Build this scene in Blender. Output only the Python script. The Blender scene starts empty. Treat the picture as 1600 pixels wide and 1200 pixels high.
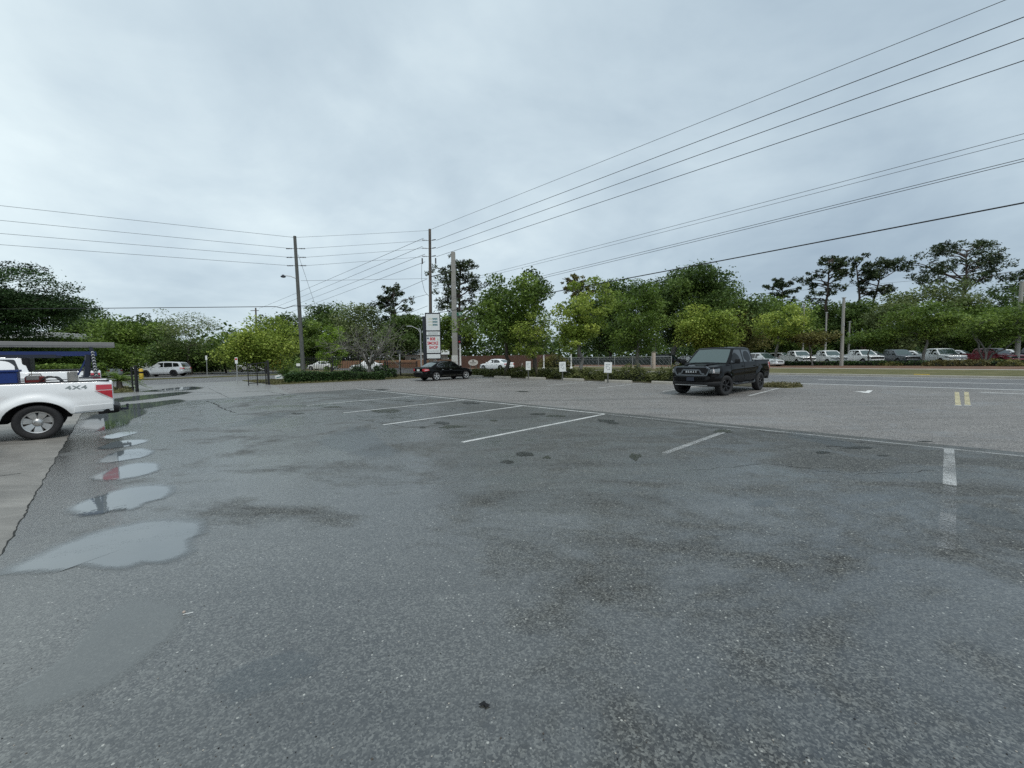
import bpy, bmesh, math, random
import numpy as np
from mathutils import Vector, Matrix

SC = bpy.context.scene
COL = SC.collection
R2 = math.sqrt(2.0)
rad = math.radians

# ------------------------------------------------------------------ camera
CAM_H = 1.65
PITCH, ROLL, FPX = rad(3.75), rad(0.82), 640.0
fwd = Vector((0, math.cos(PITCH), -math.sin(PITCH)))
up0 = Vector((0, math.sin(PITCH), math.cos(PITCH)))
rt0 = Vector((1, 0, 0))
rt = rt0 * math.cos(ROLL) - up0 * math.sin(ROLL)
up = rt0 * math.sin(ROLL) + up0 * math.cos(ROLL)
cd = bpy.data.cameras.new("camera")
cam = bpy.data.objects.new("camera", cd)
COL.objects.link(cam)
cd.sensor_width = 36.0
cd.lens = 36.0 * FPX / 1600.0
cd.clip_start = 0.05
cd.clip_end = 3000
M = Matrix((rt, up, -fwd)).transposed().to_4x4()
M.translation = (0, 0, CAM_H)
cam.matrix_world = M
SC.camera = cam

# ------------------------------------------------------------------ light
SUN_EL, SUN_AZ = rad(58), rad(150)       # azimuth from +Y, clockwise positive
sl = bpy.data.lights.new("sun", 'SUN')
sl.energy = 1.2
sl.angle = rad(20)
sl.color = (1.0, 0.97, 0.92)
sun = bpy.data.objects.new("sun", sl)
COL.objects.link(sun)
sdir = Vector((math.sin(SUN_AZ) * math.cos(SUN_EL), math.cos(SUN_AZ) * math.cos(SUN_EL), math.sin(SUN_EL)))
sun.rotation_euler = (-sdir).to_track_quat('-Z', 'Y').to_euler()
sun.location = (-20, 20, 60)

W = bpy.data.worlds.new("World")
SC.world = W
W.use_nodes = True


class NT:
    """tiny node-tree helper"""
    def __init__(self, tree):
        self.t = tree
        tree.nodes.clear()

    def n(self, typ, ins=None, **props):
        nd = self.t.nodes.new(typ)
        for k, v in props.items():
            setattr(nd, k, v)
        if ins:
            for k, v in ins.items():
                self.set(nd, k, v)
        return nd

    def set(self, nd, k, v):
        sock = nd.inputs[k]
        if isinstance(v, bpy.types.NodeSocket):
            self.t.links.new(v, sock)
        elif isinstance(v, bpy.types.Node):
            self.t.links.new(v.outputs[0], sock)
        else:
            sock.default_value = v

    def math(self, op, a, b=0.5, c=None, clamp=False):
        nd = self.n('ShaderNodeMath', {0: a, 1: b}, operation=op, use_clamp=clamp)
        if c is not None:
            self.set(nd, 2, c)
        return nd.outputs[0]

    def ramp(self, fac, stops, interp='LINEAR'):
        nd = self.n('ShaderNodeValToRGB', {0: fac})
        cr = nd.color_ramp
        cr.interpolation = interp
        while len(cr.elements) > 1:
            cr.elements.remove(cr.elements[-1])
        for i, (p, c) in enumerate(stops):
            e = cr.elements[0] if i == 0 else cr.elements.new(p)
            e.position = p
            if not hasattr(c, '__len__'):
                c = (c, c, c)
            e.color = (c[0], c[1], c[2], 1)
        return nd.outputs[0]

    def mix(self, fac, a, b, blend='MIX'):
        nd = self.n('ShaderNodeMix', data_type='RGBA', blend_type=blend)
        self.set(nd, 0, fac)
        for i, v in ((6, a), (7, b)):
            if isinstance(v, tuple) and len(v) == 3:
                v = (*v, 1)
            self.set(nd, i, v)
        return nd.outputs[2]

    def noise(self, vec, scale, detail=4, rough=0.55, dist=0.0, out=0):
        nd = self.n('ShaderNodeTexNoise', {'Vector': vec, 'Scale': scale, 'Detail': detail, 'Roughness': rough, 'Distortion': dist})
        return nd.outputs[out]


nt = NT(W.node_tree)
sky = nt.n('ShaderNodeTexSky', sky_type='NISHITA', sun_disc=False, sun_elevation=SUN_EL, sun_rotation=SUN_AZ,
           air_density=1.0, dust_density=2.5, ozone_density=1.2)
tc = nt.n('ShaderNodeTexCoord')
sep = nt.n('ShaderNodeSeparateXYZ', {0: tc.outputs['Generated']})
dz = nt.math('ADD', nt.math('MAXIMUM', sep.outputs[2], 0.0), 0.30)
comb = nt.n('ShaderNodeCombineXYZ', {0: nt.math('DIVIDE', sep.outputs[0], dz), 1: nt.math('DIVIDE', sep.outputs[1], dz)})
n1 = nt.noise(comb.outputs[0], 0.8, 7, 0.54, 0.35)
n2 = nt.noise(comb.outputs[0], 2.2, 6, 0.55, 0.4)
# brightness: the cloud deck is thinner to the left (towards the hidden sun) and thicker to the right
side = nt.math('MULTIPLY', sep.outputs[0], -0.30)
v = nt.math('ADD', nt.math('MULTIPLY', nt.math('SUBTRACT', n1, 0.5), 1.55), nt.math('MULTIPLY', nt.math('SUBTRACT', n2, 0.5), 0.55))
v = nt.math('ADD', nt.math('ADD', v, side), 0.55)
cl = nt.ramp(v, [(0.0, (2.3, 2.98, 3.65)), (0.33, (3.3, 4.08, 4.68)), (0.62, (4.35, 5.18, 5.68)), (1.0, (6.05, 6.9, 7.1))])
skyc = nt.mix(0.92, sky.outputs[0], cl)
bg = nt.n('ShaderNodeBackground', {'Color': skyc, 'Strength': 0.10})
nt.n('ShaderNodeOutputWorld', {0: bg.outputs[0]})

SC.view_settings.view_transform = 'Standard'
SC.view_settings.look = 'None'
SC.view_settings.exposure = 0.55
SC.view_settings.gamma = 1.0
SC.cycles.max_bounces = 6
SC.cycles.transparent_max_bounces = 8
SC.cycles.use_denoising = False
SC.cycles.caustics_reflective = False
SC.cycles.caustics_refractive = False
SC.cycles.sample_clamp_indirect = 1.5


# ------------------------------------------------------------------ places
def ray(px, py):
    return rt * ((px - 800.0) / FPX) + up * ((600.0 - py) / FPX) + fwd


def gp(px, py, z=0.0):
    r = ray(px, py)
    k = (z - CAM_H) / r.z
    return Vector((r.x * k, r.y * k, z))


def at(px, py, Y):
    r = ray(px, py)
    k = Y / r.y
    return Vector((r.x * k, Y, CAM_H + r.z * k))


def ST(s, t, z=0.0):
    return Vector(((s - t) / R2, (s + t) / R2, z))


def toST(p):
    return ((p.x + p.y) / R2, (p.y - p.x) / R2)


# ------------------------------------------------------------------ materials
def new_mat(name):
    m = bpy.data.materials.new(name)
    m.use_nodes = True
    return m, NT(m.node_tree)


def finish(nt, bsdf):
    nt.n('ShaderNodeOutputMaterial', {0: bsdf.outputs[0] if isinstance(bsdf, bpy.types.Node) else bsdf})


def simple(name, col, rough=0.5, metal=0.0, var=0.15, scale=6.0, coat=0.0, bump=0.0, bscale=40, emit=0.0, spec=0.5, coords='Object'):
    m, n = new_mat(name)
    tcn = n.n('ShaderNodeTexCoord').outputs[coords]
    nz = n.noise(tcn, scale, 5, 0.6)
    c = n.mix(nz, tuple(x * (1 - var) for x in col), tuple(min(1, x * (1 + var)) for x in col))
    rr = n.math('ADD', n.math('MULTIPLY', n.math('SUBTRACT', n.noise(tcn, scale * 2.3, 3), 0.5), 0.25 * rough), rough)
    p = n.n('ShaderNodeBsdfPrincipled', {'Base Color': c, 'Roughness': rr, 'Metallic': metal, 'Coat Weight': coat,
                                         'Coat Roughness': 0.04, 'Specular IOR Level': spec})
    if bump:
        b = n.n('ShaderNodeBump', {'Strength': bump, 'Distance': 0.02, 'Height': n.noise(tcn, bscale, 4)})
        n.set(p, 'Normal', b.outputs[0])
    if emit:
        n.set(p, 'Emission Color', (*col, 1))
        n.set(p, 'Emission Strength', emit)
    finish(n, p)
    return m


def paint(name, col, dirt=0.12, flake=0.0, rough=0.35, coat=1.0, spec=0.5, drop=0.10):
    m, n = new_mat(name)
    tcn = n.n('ShaderNodeTexCoord').outputs['Object']
    geo = n.n('ShaderNodeSeparateXYZ', {0: tcn})
    low = n.math('SUBTRACT', 1.0, n.math('DIVIDE', geo.outputs[2], 0.95), clamp=True)
    grime = n.math('MULTIPLY', n.noise(tcn, 5.0, 6, 0.65), low)
    grime = n.math('MULTIPLY', grime, dirt * 3.0, clamp=True)
    c = n.mix(n.noise(tcn, 2.0, 4), tuple(x * 0.95 for x in col), tuple(min(1, x * 1.04) for x in col))
    c = n.mix(grime, c, (0.16, 0.15, 0.135))
    drops = n.n('ShaderNodeTexVoronoi', {'Vector': tcn, 'Scale': 70.0})
    dh = n.math('LESS_THAN', drops.outputs['Distance'], 0.22)
    b = n.n('ShaderNodeBump', {'Strength': drop, 'Distance': 0.003, 'Height': dh})
    p = n.n('ShaderNodeBsdfPrincipled', {'Base Color': c, 'Roughness': n.math('ADD', n.math('MULTIPLY', grime, 0.4), rough),
                                         'Metallic': flake, 'Coat Weight': coat, 'Specular IOR Level': spec, 'Coat Roughness': 0.03, 'Normal': b.outputs[0]})
    finish(n, p)
    return m


def asphalt(name, dark, light, wet=0.5, speck=0.05, tint=(1, 1, 1), stain=0.5, gscale=62.0, lowk=0.0):
    """chip-seal: stones of many greys in dark binder, with worn, stained and wet areas"""
    m, n = new_mat(name)
    pos = n.n('ShaderNodeNewGeometry').outputs['Position']
    agg = n.n('ShaderNodeTexVoronoi', {'Vector': pos, 'Scale': gscale * 1.7, 'Randomness': 1.0})
    agg2 = n.n('ShaderNodeTexVoronoi', {'Vector': pos, 'Scale': gscale * 0.62, 'Randomness': 1.0})
    agg3 = n.n('ShaderNodeTexVoronoi', {'Vector': pos, 'Scale': gscale * 1.15, 'Randomness': 1.0})
    r1 = n.n('ShaderNodeSeparateColor', {0: agg.outputs['Color']})
    r2 = n.n('ShaderNodeSeparateColor', {0: agg2.outputs['Color']})
    r3 = n.n('ShaderNodeSeparateColor', {0: agg3.outputs['Color']})
    big = n.noise(pos, 0.22, 6, 0.6, 0.6)
    mid = n.noise(pos, 1.7, 5, 0.62, 0.3)
    clump = n.noise(pos, 9.0, 4, 0.75)
    # stone brightness: skewed, mostly dark with some pale chips
    g = n.math('ADD', n.math('MULTIPLY', n.math('POWER', r1.outputs[0], 2.0), 0.80), n.math('MULTIPLY', n.math('POWER', r2.outputs[0], 3.0), 0.12))
    g = n.math('ADD', g, n.math('MULTIPLY', n.math('SUBTRACT', clump, 0.5), 0.22))
    lo = tuple(dark * k * 0.22 for k in tint)
    hi = tuple(light * k * 2.6 for k in tint)
    c = n.mix(n.math('MULTIPLY', g, 1.0, clamp=True), lo, hi)
    c2 = n.mix(n.math('MULTIPLY', n.ramp(mid, [(0.35, 0.0), (0.7, 1.0)]), stain), c, n.mix(0.55, c, (0.012, 0.013, 0.013), 'MIX'))
    c2 = n.mix(n.math('MULTIPLY', n.ramp(big, [(0.35, 0.0), (0.65, 1.0)]), 0.30), c2, tuple(light * 1.15 * k for k in tint))
    sp = n.math('GREATER_THAN', r3.outputs[1], 1.0 - speck)
    sp = n.math('MULTIPLY', sp, n.math('LESS_THAN', agg3.outputs['Distance'], 0.42))
    c3 = n.mix(sp, c2, n.mix(n.math('POWER', r3.outputs[2], 2.0), (0.14, 0.14, 0.13), (0.50, 0.50, 0.45)))
    # water film: gathers on the low side of the lot, by the concrete apron
    sx = n.n('ShaderNodeSeparateXYZ', {0: pos})
    sco = n.math('MULTIPLY', n.math('ADD', sx.outputs[0], sx.outputs[1]), 0.7071)
    lowside = n.ramp(n.math('DIVIDE', n.math('ADD', sco, 1.0), 12.0), [(0.0, 1.0), (0.16, 0.8), (0.55, 0.45), (1.0, 0.0)])
    mp = n.n('ShaderNodeMapping', {0: pos, 2: (0, 0, rad(45)), 3: (0.8, 1.25, 1)})
    fn_ = n.math('ADD', n.math('MULTIPLY', n.noise(mp.outputs[0], 0.5, 8, 0.7, 0.6), 0.74), n.math('MULTIPLY', mid, 0.26))
    film = n.ramp(n.math('ADD', fn_, n.math('MULTIPLY', lowside, lowk)), [(0.525, 0.0), (0.66, 1.0)])
    strk = n.n('ShaderNodeMapping', {0: pos, 2: (0, 0, rad(45)), 3: (0.10, 1.6, 1)})
    st_ = n.ramp(n.noise(strk.outputs[0], 1.0, 6, 0.65, 0.5), [(0.36, 0.80), (0.5, 1.0), (0.68, 1.12)])
    c3 = n.mix(1.0, c3, st_, 'MULTIPLY')
    c3 = n.mix(n.math('MULTIPLY', film, 0.22 * wet), c3, (0.008, 0.009, 0.009))
    rough = n.math('SUBTRACT', 0.70 - 0.10 * wet, n.math('MULTIPLY', film, 0.47 * wet))
    hb = n.math('ADD', n.math('MULTIPLY', agg.outputs['Distance'], -0.5), n.math('MULTIPLY', r1.outputs[1], 0.5))
    bs = n.math('SUBTRACT', 0.70, n.math('MULTIPLY', film, 0.40 * wet))
    b = n.n('ShaderNodeBump', {'Strength': bs, 'Distance': 0.004, 'Height': hb})
    p = n.n('ShaderNodeBsdfPrincipled', {'Base Color': c3, 'Roughness': rough, 'Normal': b.outputs[0], 'Specular IOR Level': n.math('ADD', 0.45, n.math('MULTIPLY', film, 1.25))})
    finish(n, p)
    return m


def concrete(name, col, stain=0.6, bump=0.15, streak=True, wet=0.0):
    m, n = new_mat(name)
    pos = n.n('ShaderNodeNewGeometry').outputs['Position']
    mp = n.n('ShaderNodeMapping', {0: pos, 2: (0, 0, rad(45)), 3: (0.55, 1.7, 1)})
    a = n.noise(mp.outputs[0] if streak else pos, 1.1, 8, 0.72, 0.5)
    f = n.noise(pos, 60, 4, 0.7)
    c = n.mix(n.ramp(a, [(0.3, 0.0), (0.75, 1.0)]), tuple(x * (1 - stain) for x in col), col)
    c = n.mix(n.math('MULTIPLY', f, 0.35), c, tuple(x * 0.5 for x in col))
    b = n.n('ShaderNodeBump', {'Strength': bump, 'Distance': 0.006, 'Height': f})
    rr = n.math('SUBTRACT', 0.78 - 0.3 * wet, n.math('MULTIPLY', n.noise(pos, 0.5, 5), 0.3 * wet))
    p = n.n('ShaderNodeBsdfPrincipled', {'Base Color': c, 'Roughness': rr, 'Normal': b.outputs[0]})
    finish(n, p)
    return m


def groundmat(name, a, b, scale=1.5, fine=25.0, c=None):
    m, n = new_mat(name)
    pos = n.n('ShaderNodeNewGeometry').outputs['Position']
    f = n.math('ADD', n.math('MULTIPLY', n.noise(pos, scale, 6, 0.65), 0.6), n.math('MULTIPLY', n.noise(pos, fine, 4, 0.7), 0.4))
    stops = [(0.3, a), (0.62, b)] if c is None else [(0.3, a), (0.52, b), (0.72, c)]
    col = n.ramp(f, stops)
    bp = n.n('ShaderNodeBump', {'Strength': 0.6, 'Distance': 0.05, 'Height': n.noise(pos, fine, 5, 0.7)})
    p = n.n('ShaderNodeBsdfPrincipled', {'Base Color': col, 'Roughness': 0.85, 'Normal': bp.outputs[0], 'Specular IOR Level': 0.25})
    finish(n, p)
    return m


def worn_paint(name, col, under, wear):
    """road paint worn through to the surface below"""
    m, n = new_mat(name)
    pos = n.n('ShaderNodeNewGeometry').outputs['Position']
    f = n.math('ADD', n.math('MULTIPLY', n.noise(pos, 60, 4, 0.8), 0.66), n.math('MULTIPLY', n.noise(pos, 1.3, 6, 0.72), 0.34))
    k = n.ramp(f, [(max(0.0, wear - 0.09), 0.0), (min(1.0, wear + 0.07), 1.0)])
    p = n.n('ShaderNodeBsdfPrincipled', {'Base Color': n.mix(n.noise(pos, 9, 3), tuple(x * 0.8 for x in col), col), 'Roughness': 0.5})
    tr = n.n('ShaderNodeBsdfTransparent')
    mx = n.n('ShaderNodeMixShader', {0: k, 1: tr.outputs[0], 2: p.outputs[0]})
    finish(n, mx)
    return m


def puddle_mat(name, bed, rough=0.02, clear=0.0, ior=1.33, edge=0.5):
    m, n = new_mat(name)
    pos = n.n('ShaderNodeNewGeometry').outputs['Position']
    e = n.n('ShaderNodeAttribute', attribute_name='depth').outputs['Fac']
    nz = n.math('ADD', n.math('MULTIPLY', n.noise(pos, 70, 4, 0.75), 0.75), n.math('MULTIPLY', n.noise(pos, 2.6, 6, 0.65), 0.95))
    k = n.math('SUBTRACT', n.math('MULTIPLY', e, 1.75), nz)
    k = n.ramp(n.math('ADD', k, 0.30), [(0.0, 0.0), (0.75, 1.0)])
    bedc = n.mix(n.noise(pos, 3.0, 5, 0.6), tuple(x * 0.8 for x in bed), bed)
    rip = n.n('ShaderNodeBump', {'Strength': 0.018, 'Distance': 0.02, 'Height': n.noise(pos, 14, 2)})
    p = n.n('ShaderNodeBsdfPrincipled', {'Base Color': bedc, 'Roughness': rough, 'IOR': ior, 'Normal': rip.outputs[0]})
    tr = n.n('ShaderNodeBsdfTransparent')
    mx = n.n('ShaderNodeMixShader', {0: n.math('MULTIPLY', k, 1.0 - clear), 1: tr.outputs[0], 2: p.outputs[0]})
    finish(n, mx)
    return m


def leafmat(name, dark, mid, light, trans=0.35):
    m, n = new_mat(name)
    a = n.n('ShaderNodeAttribute', attribute_name='tone').outputs['Fac']
    c = n.ramp(a, [(0.0, dark), (0.5, mid), (1.0, light)])
    p = n.n('ShaderNodeBsdfPrincipled', {'Base Color': c, 'Roughness': 0.55, 'Specular IOR Level': 0.3})
    t = n.n('ShaderNodeBsdfTranslucent', {'Color': c})
    mx = n.n('ShaderNodeMixShader', {0: trans, 1: p.outputs[0], 2: t.outputs[0]})
    finish(n, mx)
    return m


def woodmat(name, a, b, stretch=(6, 6, 0.6), rough=0.8):
    m, n = new_mat(name)
    tcn = n.n('ShaderNodeTexCoord').outputs['Object']
    mp = n.n('ShaderNodeMapping', {0: tcn, 3: stretch})
    f = n.noise(mp.outputs[0], 3.0, 7, 0.65, 0.3)
    c = n.ramp(f, [(0.3, a), (0.7, b)])
    bp = n.n('ShaderNodeBump', {'Strength': 0.4, 'Distance': 0.03, 'Height': f})
    p = n.n('ShaderNodeBsdfPrincipled', {'Base Color': c, 'Roughness': rough, 'Normal': bp.outputs[0]})
    finish(n, p)
    return m


MT = {}
MT['asph_new'] = asphalt('lot_asphalt', 0.024, 0.088, wet=0.95, speck=0.026, tint=(1.0, 1.02, 0.93), lowk=0.20)
MT['asph_old'] = asphalt('old_asphalt', 0.105, 0.195, wet=0.6, speck=0.03, tint=(1.05, 1.0, 0.94), stain=0.3)
MT['asph_road'] = asphalt('road_asphalt', 0.09, 0.15, wet=0.55, speck=0.01, tint=(1.0, 1.0, 1.0), stain=0.25)
MT['conc'] = concrete('apron_concrete', (0.33, 0.315, 0.285), 0.66, wet=0.5)
MT['conc_drive'] = concrete('drive_concrete', (0.25, 0.245, 0.235), 0.45, wet=0.9)
MT['conc_pole'] = concrete('pole_concrete', (0.36, 0.35, 0.32), 0.2, streak=False)
MT['conc_stop'] = concrete('kerb_concrete', (0.50, 0.47, 0.41), 0.40, 0.4, streak=False)
MT['grass'] = groundmat('grass_ground', (0.055, 0.06, 0.022), (0.125, 0.12, 0.05), 0.8, 30, (0.23, 0.19, 0.105))
MT['dirt'] = groundmat('terrain_ground', (0.04, 0.042, 0.025), (0.09, 0.08, 0.05), 0.5, 8)
MT['mulch'] = groundmat('mulch_ground', (0.055, 0.034, 0.024), (0.17, 0.10, 0.068), 1.2, 22, (0.27, 0.185, 0.12))
MT['white_line'] = worn_paint('white_road_paint', (0.80, 0.80, 0.77), None, 0.36)
MT['bay_paint'] = worn_paint('bay_line_paint', (0.66, 0.67, 0.65), None, 0.455)
MT['white_worn'] = worn_paint('worn_white_road_paint', (0.52, 0.53, 0.52), None, 0.52)
MT['white_ghost'] = worn_paint('ghost_white_road_paint', (0.36, 0.37, 0.37), None, 0.575)
MT['yellow_line'] = worn_paint('yellow_road_paint', (0.62, 0.55, 0.33), None, 0.47)
MT['puddle'] = puddle_mat('puddle_water', (0.15, 0.172, 0.182), 0.012, ior=1.62)
MT['puddle_mud'] = puddle_mat('shallow_puddle_water', (0.22, 0.238, 0.235), 0.06, clear=0.52, ior=1.68)
MT['wet'] = puddle_mat('wet_sheen_water', (0.13, 0.16, 0.18), 0.25, clear=0.76, ior=1.5)
MT['stain'] = worn_paint('oil_stain_dark', (0.018, 0.019, 0.012), None, 0.46)
MT['stain_solid'] = simple('crack_filler', (0.016, 0.017, 0.015), 0.8)
MT['moss'] = worn_paint('moss_stain', (0.03, 0.034, 0.014), None, 0.47)
MT['white_paint'] = paint('white_car_paint', (0.86, 0.87, 0.87), 0.05)
MT['black_paint'] = paint('black_car_paint', (0.004, 0.0042, 0.0046), 0.0, rough=0.3, coat=0.45, spec=0.0, drop=0.0)
MT['silver_paint'] = paint('silver_car_paint', (0.66, 0.68, 0.69), 0.05, flake=0.4)
MT['grey_paint'] = paint('dark_grey_car_paint', (0.10, 0.115, 0.13), 0.05, flake=0.3)
MT['red_paint'] = paint('dark_red_car_paint', (0.20, 0.012, 0.025), 0.04)
MT['blue_paint'] = paint('dark_blue_car_paint', (0.02, 0.028, 0.05), 0.04)
MT['glass'] = simple('car_glass', (0.008, 0.010, 0.010), 0.03, var=0.05, spec=0.9)
MT['glass_clear'] = simple('windshield_glass', (0.055, 0.085, 0.08), 0.03, var=0.05, spec=1.0)
MT['trim'] = simple('black_trim', (0.008, 0.008, 0.009), 0.55, spec=0.3)
MT['under'] = simple('underbody', (0.006, 0.006, 0.006), 0.9)
MT['tyre'] = simple('tyre_rubber', (0.016, 0.016, 0.017), 0.75, bump=0.3)
MT['steel'] = simple('silver_wheel', (0.55, 0.55, 0.54), 0.35, metal=0.8)
MT['alloy'] = simple('bright_alloy', (0.72, 0.73, 0.74), 0.3, metal=0.6)
MT['darkrim'] = simple('black_wheel', (0.03, 0.03, 0.032), 0.35, metal=0.5)
MT['chrome'] = simple('chrome', (0.75, 0.76, 0.77), 0.12, metal=1.0, var=0.05)
MT['red_lens'] = simple('red_lens', (0.50, 0.014, 0.03), 0.15, coat=1.0)
MT['white_lens'] = simple('white_lens', (0.72, 0.66, 0.66), 0.15, coat=1.0)
MT['lamp_lens'] = simple('headlamp_lens', (0.16, 0.175, 0.18), 0.08, metal=0.5, coat=1.0, var=0.6, scale=14)
MT['blue_steel'] = simple('blue_steel', (0.010, 0.026, 0.12), 0.45)
MT['dark_steel'] = simple('dark_steel', (0.015, 0.02, 0.035), 0.45)
MT['alu'] = simple('ladder_aluminium', (0.25, 0.245, 0.24), 0.5, metal=0.5)
MT['blue_plastic'] = simple('blue_plastic', (0.008, 0.032, 0.17), 0.45)
MT['red_plastic'] = simple('red_plastic', (0.22, 0.018, 0.015), 0.45)
MT['grey_plastic'] = simple('grey_plastic', (0.34, 0.32, 0.29), 0.6)
MT['white_board'] = simple('white_board', (0.74, 0.75, 0.73), 0.5, var=0.06)
MT['sign_white'] = simple('sign_face_white', (0.70, 0.73, 0.73), 0.35, var=0.05, scale=1.5)
MT['sign_black'] = simple('sign_cabinet_black', (0.012, 0.015, 0.022), 0.5)
MT['ink_red'] = simple('red_lettering', (0.50, 0.02, 0.035), 0.5)
MT['ink_grey'] = simple('grey_lettering', (0.22, 0.25, 0.25), 0.5)
MT['ink_pale'] = simple('pale_lettering', (0.42, 0.47, 0.46), 0.5)
MT['ink_teal'] = simple('teal_lettering', (0.03, 0.15, 0.17), 0.5)
MT['ink_gold'] = simple('pale_gold_lettering', (0.55, 0.55, 0.36), 0.5)
MT['ink_blue'] = simple('blue_lettering', (0.02, 0.04, 0.13), 0.5)
MT['green_sign'] = simple('street_sign_green', (0.01, 0.14, 0.08), 0.4)
MT['pole_wood'] = woodmat('pole_wood', (0.06, 0.048, 0.038), (0.17, 0.14, 0.115))
MT['pole_grey'] = woodmat('weathered_pole_wood', (0.05, 0.055, 0.05), (0.14, 0.145, 0.135))
MT['galv'] = simple('galvanised_steel', (0.42, 0.43, 0.43), 0.45, metal=0.5)
MT['white_metal'] = simple('white_metal', (0.62, 0.62, 0.60), 0.5)
MT['wire'] = simple('wire_black', (0.020, 0.021, 0.023), 0.6)
MT['wire_grey'] = simple('wire_grey', (0.10, 0.11, 0.12), 0.6)
MT['porcelain'] = simple('insulator', (0.05, 0.045, 0.045), 0.3)
MT['iron'] = simple('black_iron', (0.010, 0.010, 0.011), 0.5)
MT['cedar'] = woodmat('cedar_boards', (0.19, 0.095, 0.05), (0.36, 0.20, 0.12), (5, 5, 0.3))
MT['redwood'] = woodmat('reddish_boards', (0.06, 0.030, 0.020), (0.125, 0.062, 0.042), (5, 5, 0.3))
MT['screen'] = simple('dark_fence_screen', (0.016, 0.026, 0.024), 0.8)
MT['stucco'] = simple('stucco_wall', (0.50, 0.48, 0.44), 0.9, var=0.12, scale=2)
MT['brown_wall'] = simple('brown_wall', (0.06, 0.045, 0.035), 0.9, var=0.2, scale=2)
MT['roof_pale'] = simple('pale_roof', (0.55, 0.56, 0.55), 0.6, var=0.1)
MT['yellow'] = simple('yellow_enamel', (0.55, 0.38, 0.03), 0.45)
MT['pink_conc'] = concrete('pinkish_concrete', (0.50, 0.42, 0.36), 0.2, streak=False)
MT['bark'] = woodmat('bark_brown', (0.035, 0.028, 0.022), (0.11, 0.092, 0.075), (4, 4, 1))
MT['bark_grey'] = woodmat('bark_grey', (0.09, 0.085, 0.075), (0.23, 0.22, 0.20), (4, 4, 1))
MT['bark_pine'] = woodmat('bark_pine', (0.035, 0.026, 0.022), (0.10, 0.07, 0.055), (4, 4, 1))
MT['lf_dark'] = leafmat('leaves_dark', (0.0323, 0.0568, 0.0155), (0.0807, 0.1360, 0.0325), (0.1723, 0.2482, 0.0539))
MT['lf_mid'] = leafmat('leaves_mid', (0.0509, 0.0893, 0.0188), (0.1343, 0.2111, 0.0377), (0.2533, 0.3472, 0.0700))
MT['lf_light'] = leafmat('leaves_light', (0.1134, 0.1660, 0.0269), (0.2560, 0.3429, 0.0577), (0.4828, 0.5441, 0.1129))
MT['lf_bright'] = leafmat('leaves_bright', (0.0891, 0.1485, 0.0176), (0.2079, 0.3267, 0.0374), (0.3718, 0.5049, 0.0814))
MT['lf_feather'] = leafmat('leaves_feathery', (0.0628, 0.0924, 0.0278), (0.1338, 0.1769, 0.0577), (0.2675, 0.3080, 0.1280))
MT['lf_pine'] = leafmat('needles_pine', (0.018, 0.030, 0.013), (0.045, 0.069, 0.027), (0.093, 0.123, 0.051), 0.2)
MT['lf_olive'] = leafmat('leaves_olive', (0.079, 0.079, 0.025), (0.158, 0.154, 0.045), (0.263, 0.245, 0.079))
MT['lf_hedge'] = leafmat('leaves_hedge', (0.0144, 0.0336, 0.0108), (0.0384, 0.0804, 0.0216), (0.0948, 0.1680, 0.0456), 0.2)
MT['lf_shrub'] = leafmat('leaves_juniper', (0.045, 0.055, 0.016), (0.11, 0.13, 0.036), (0.20, 0.21, 0.075), 0.25)
MT['lf_gold'] = leafmat('leaves_golden', (0.07, 0.065, 0.02), (0.14, 0.125, 0.045), (0.22, 0.20, 0.085))
MT['lf_grass'] = leafmat('grass_blades', (0.06, 0.065, 0.022), (0.125, 0.125, 0.05), (0.25, 0.21, 0.11), 0.3)
MT['core'] = simple('foliage_inside', (0.006, 0.010, 0.004), 0.9)


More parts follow.
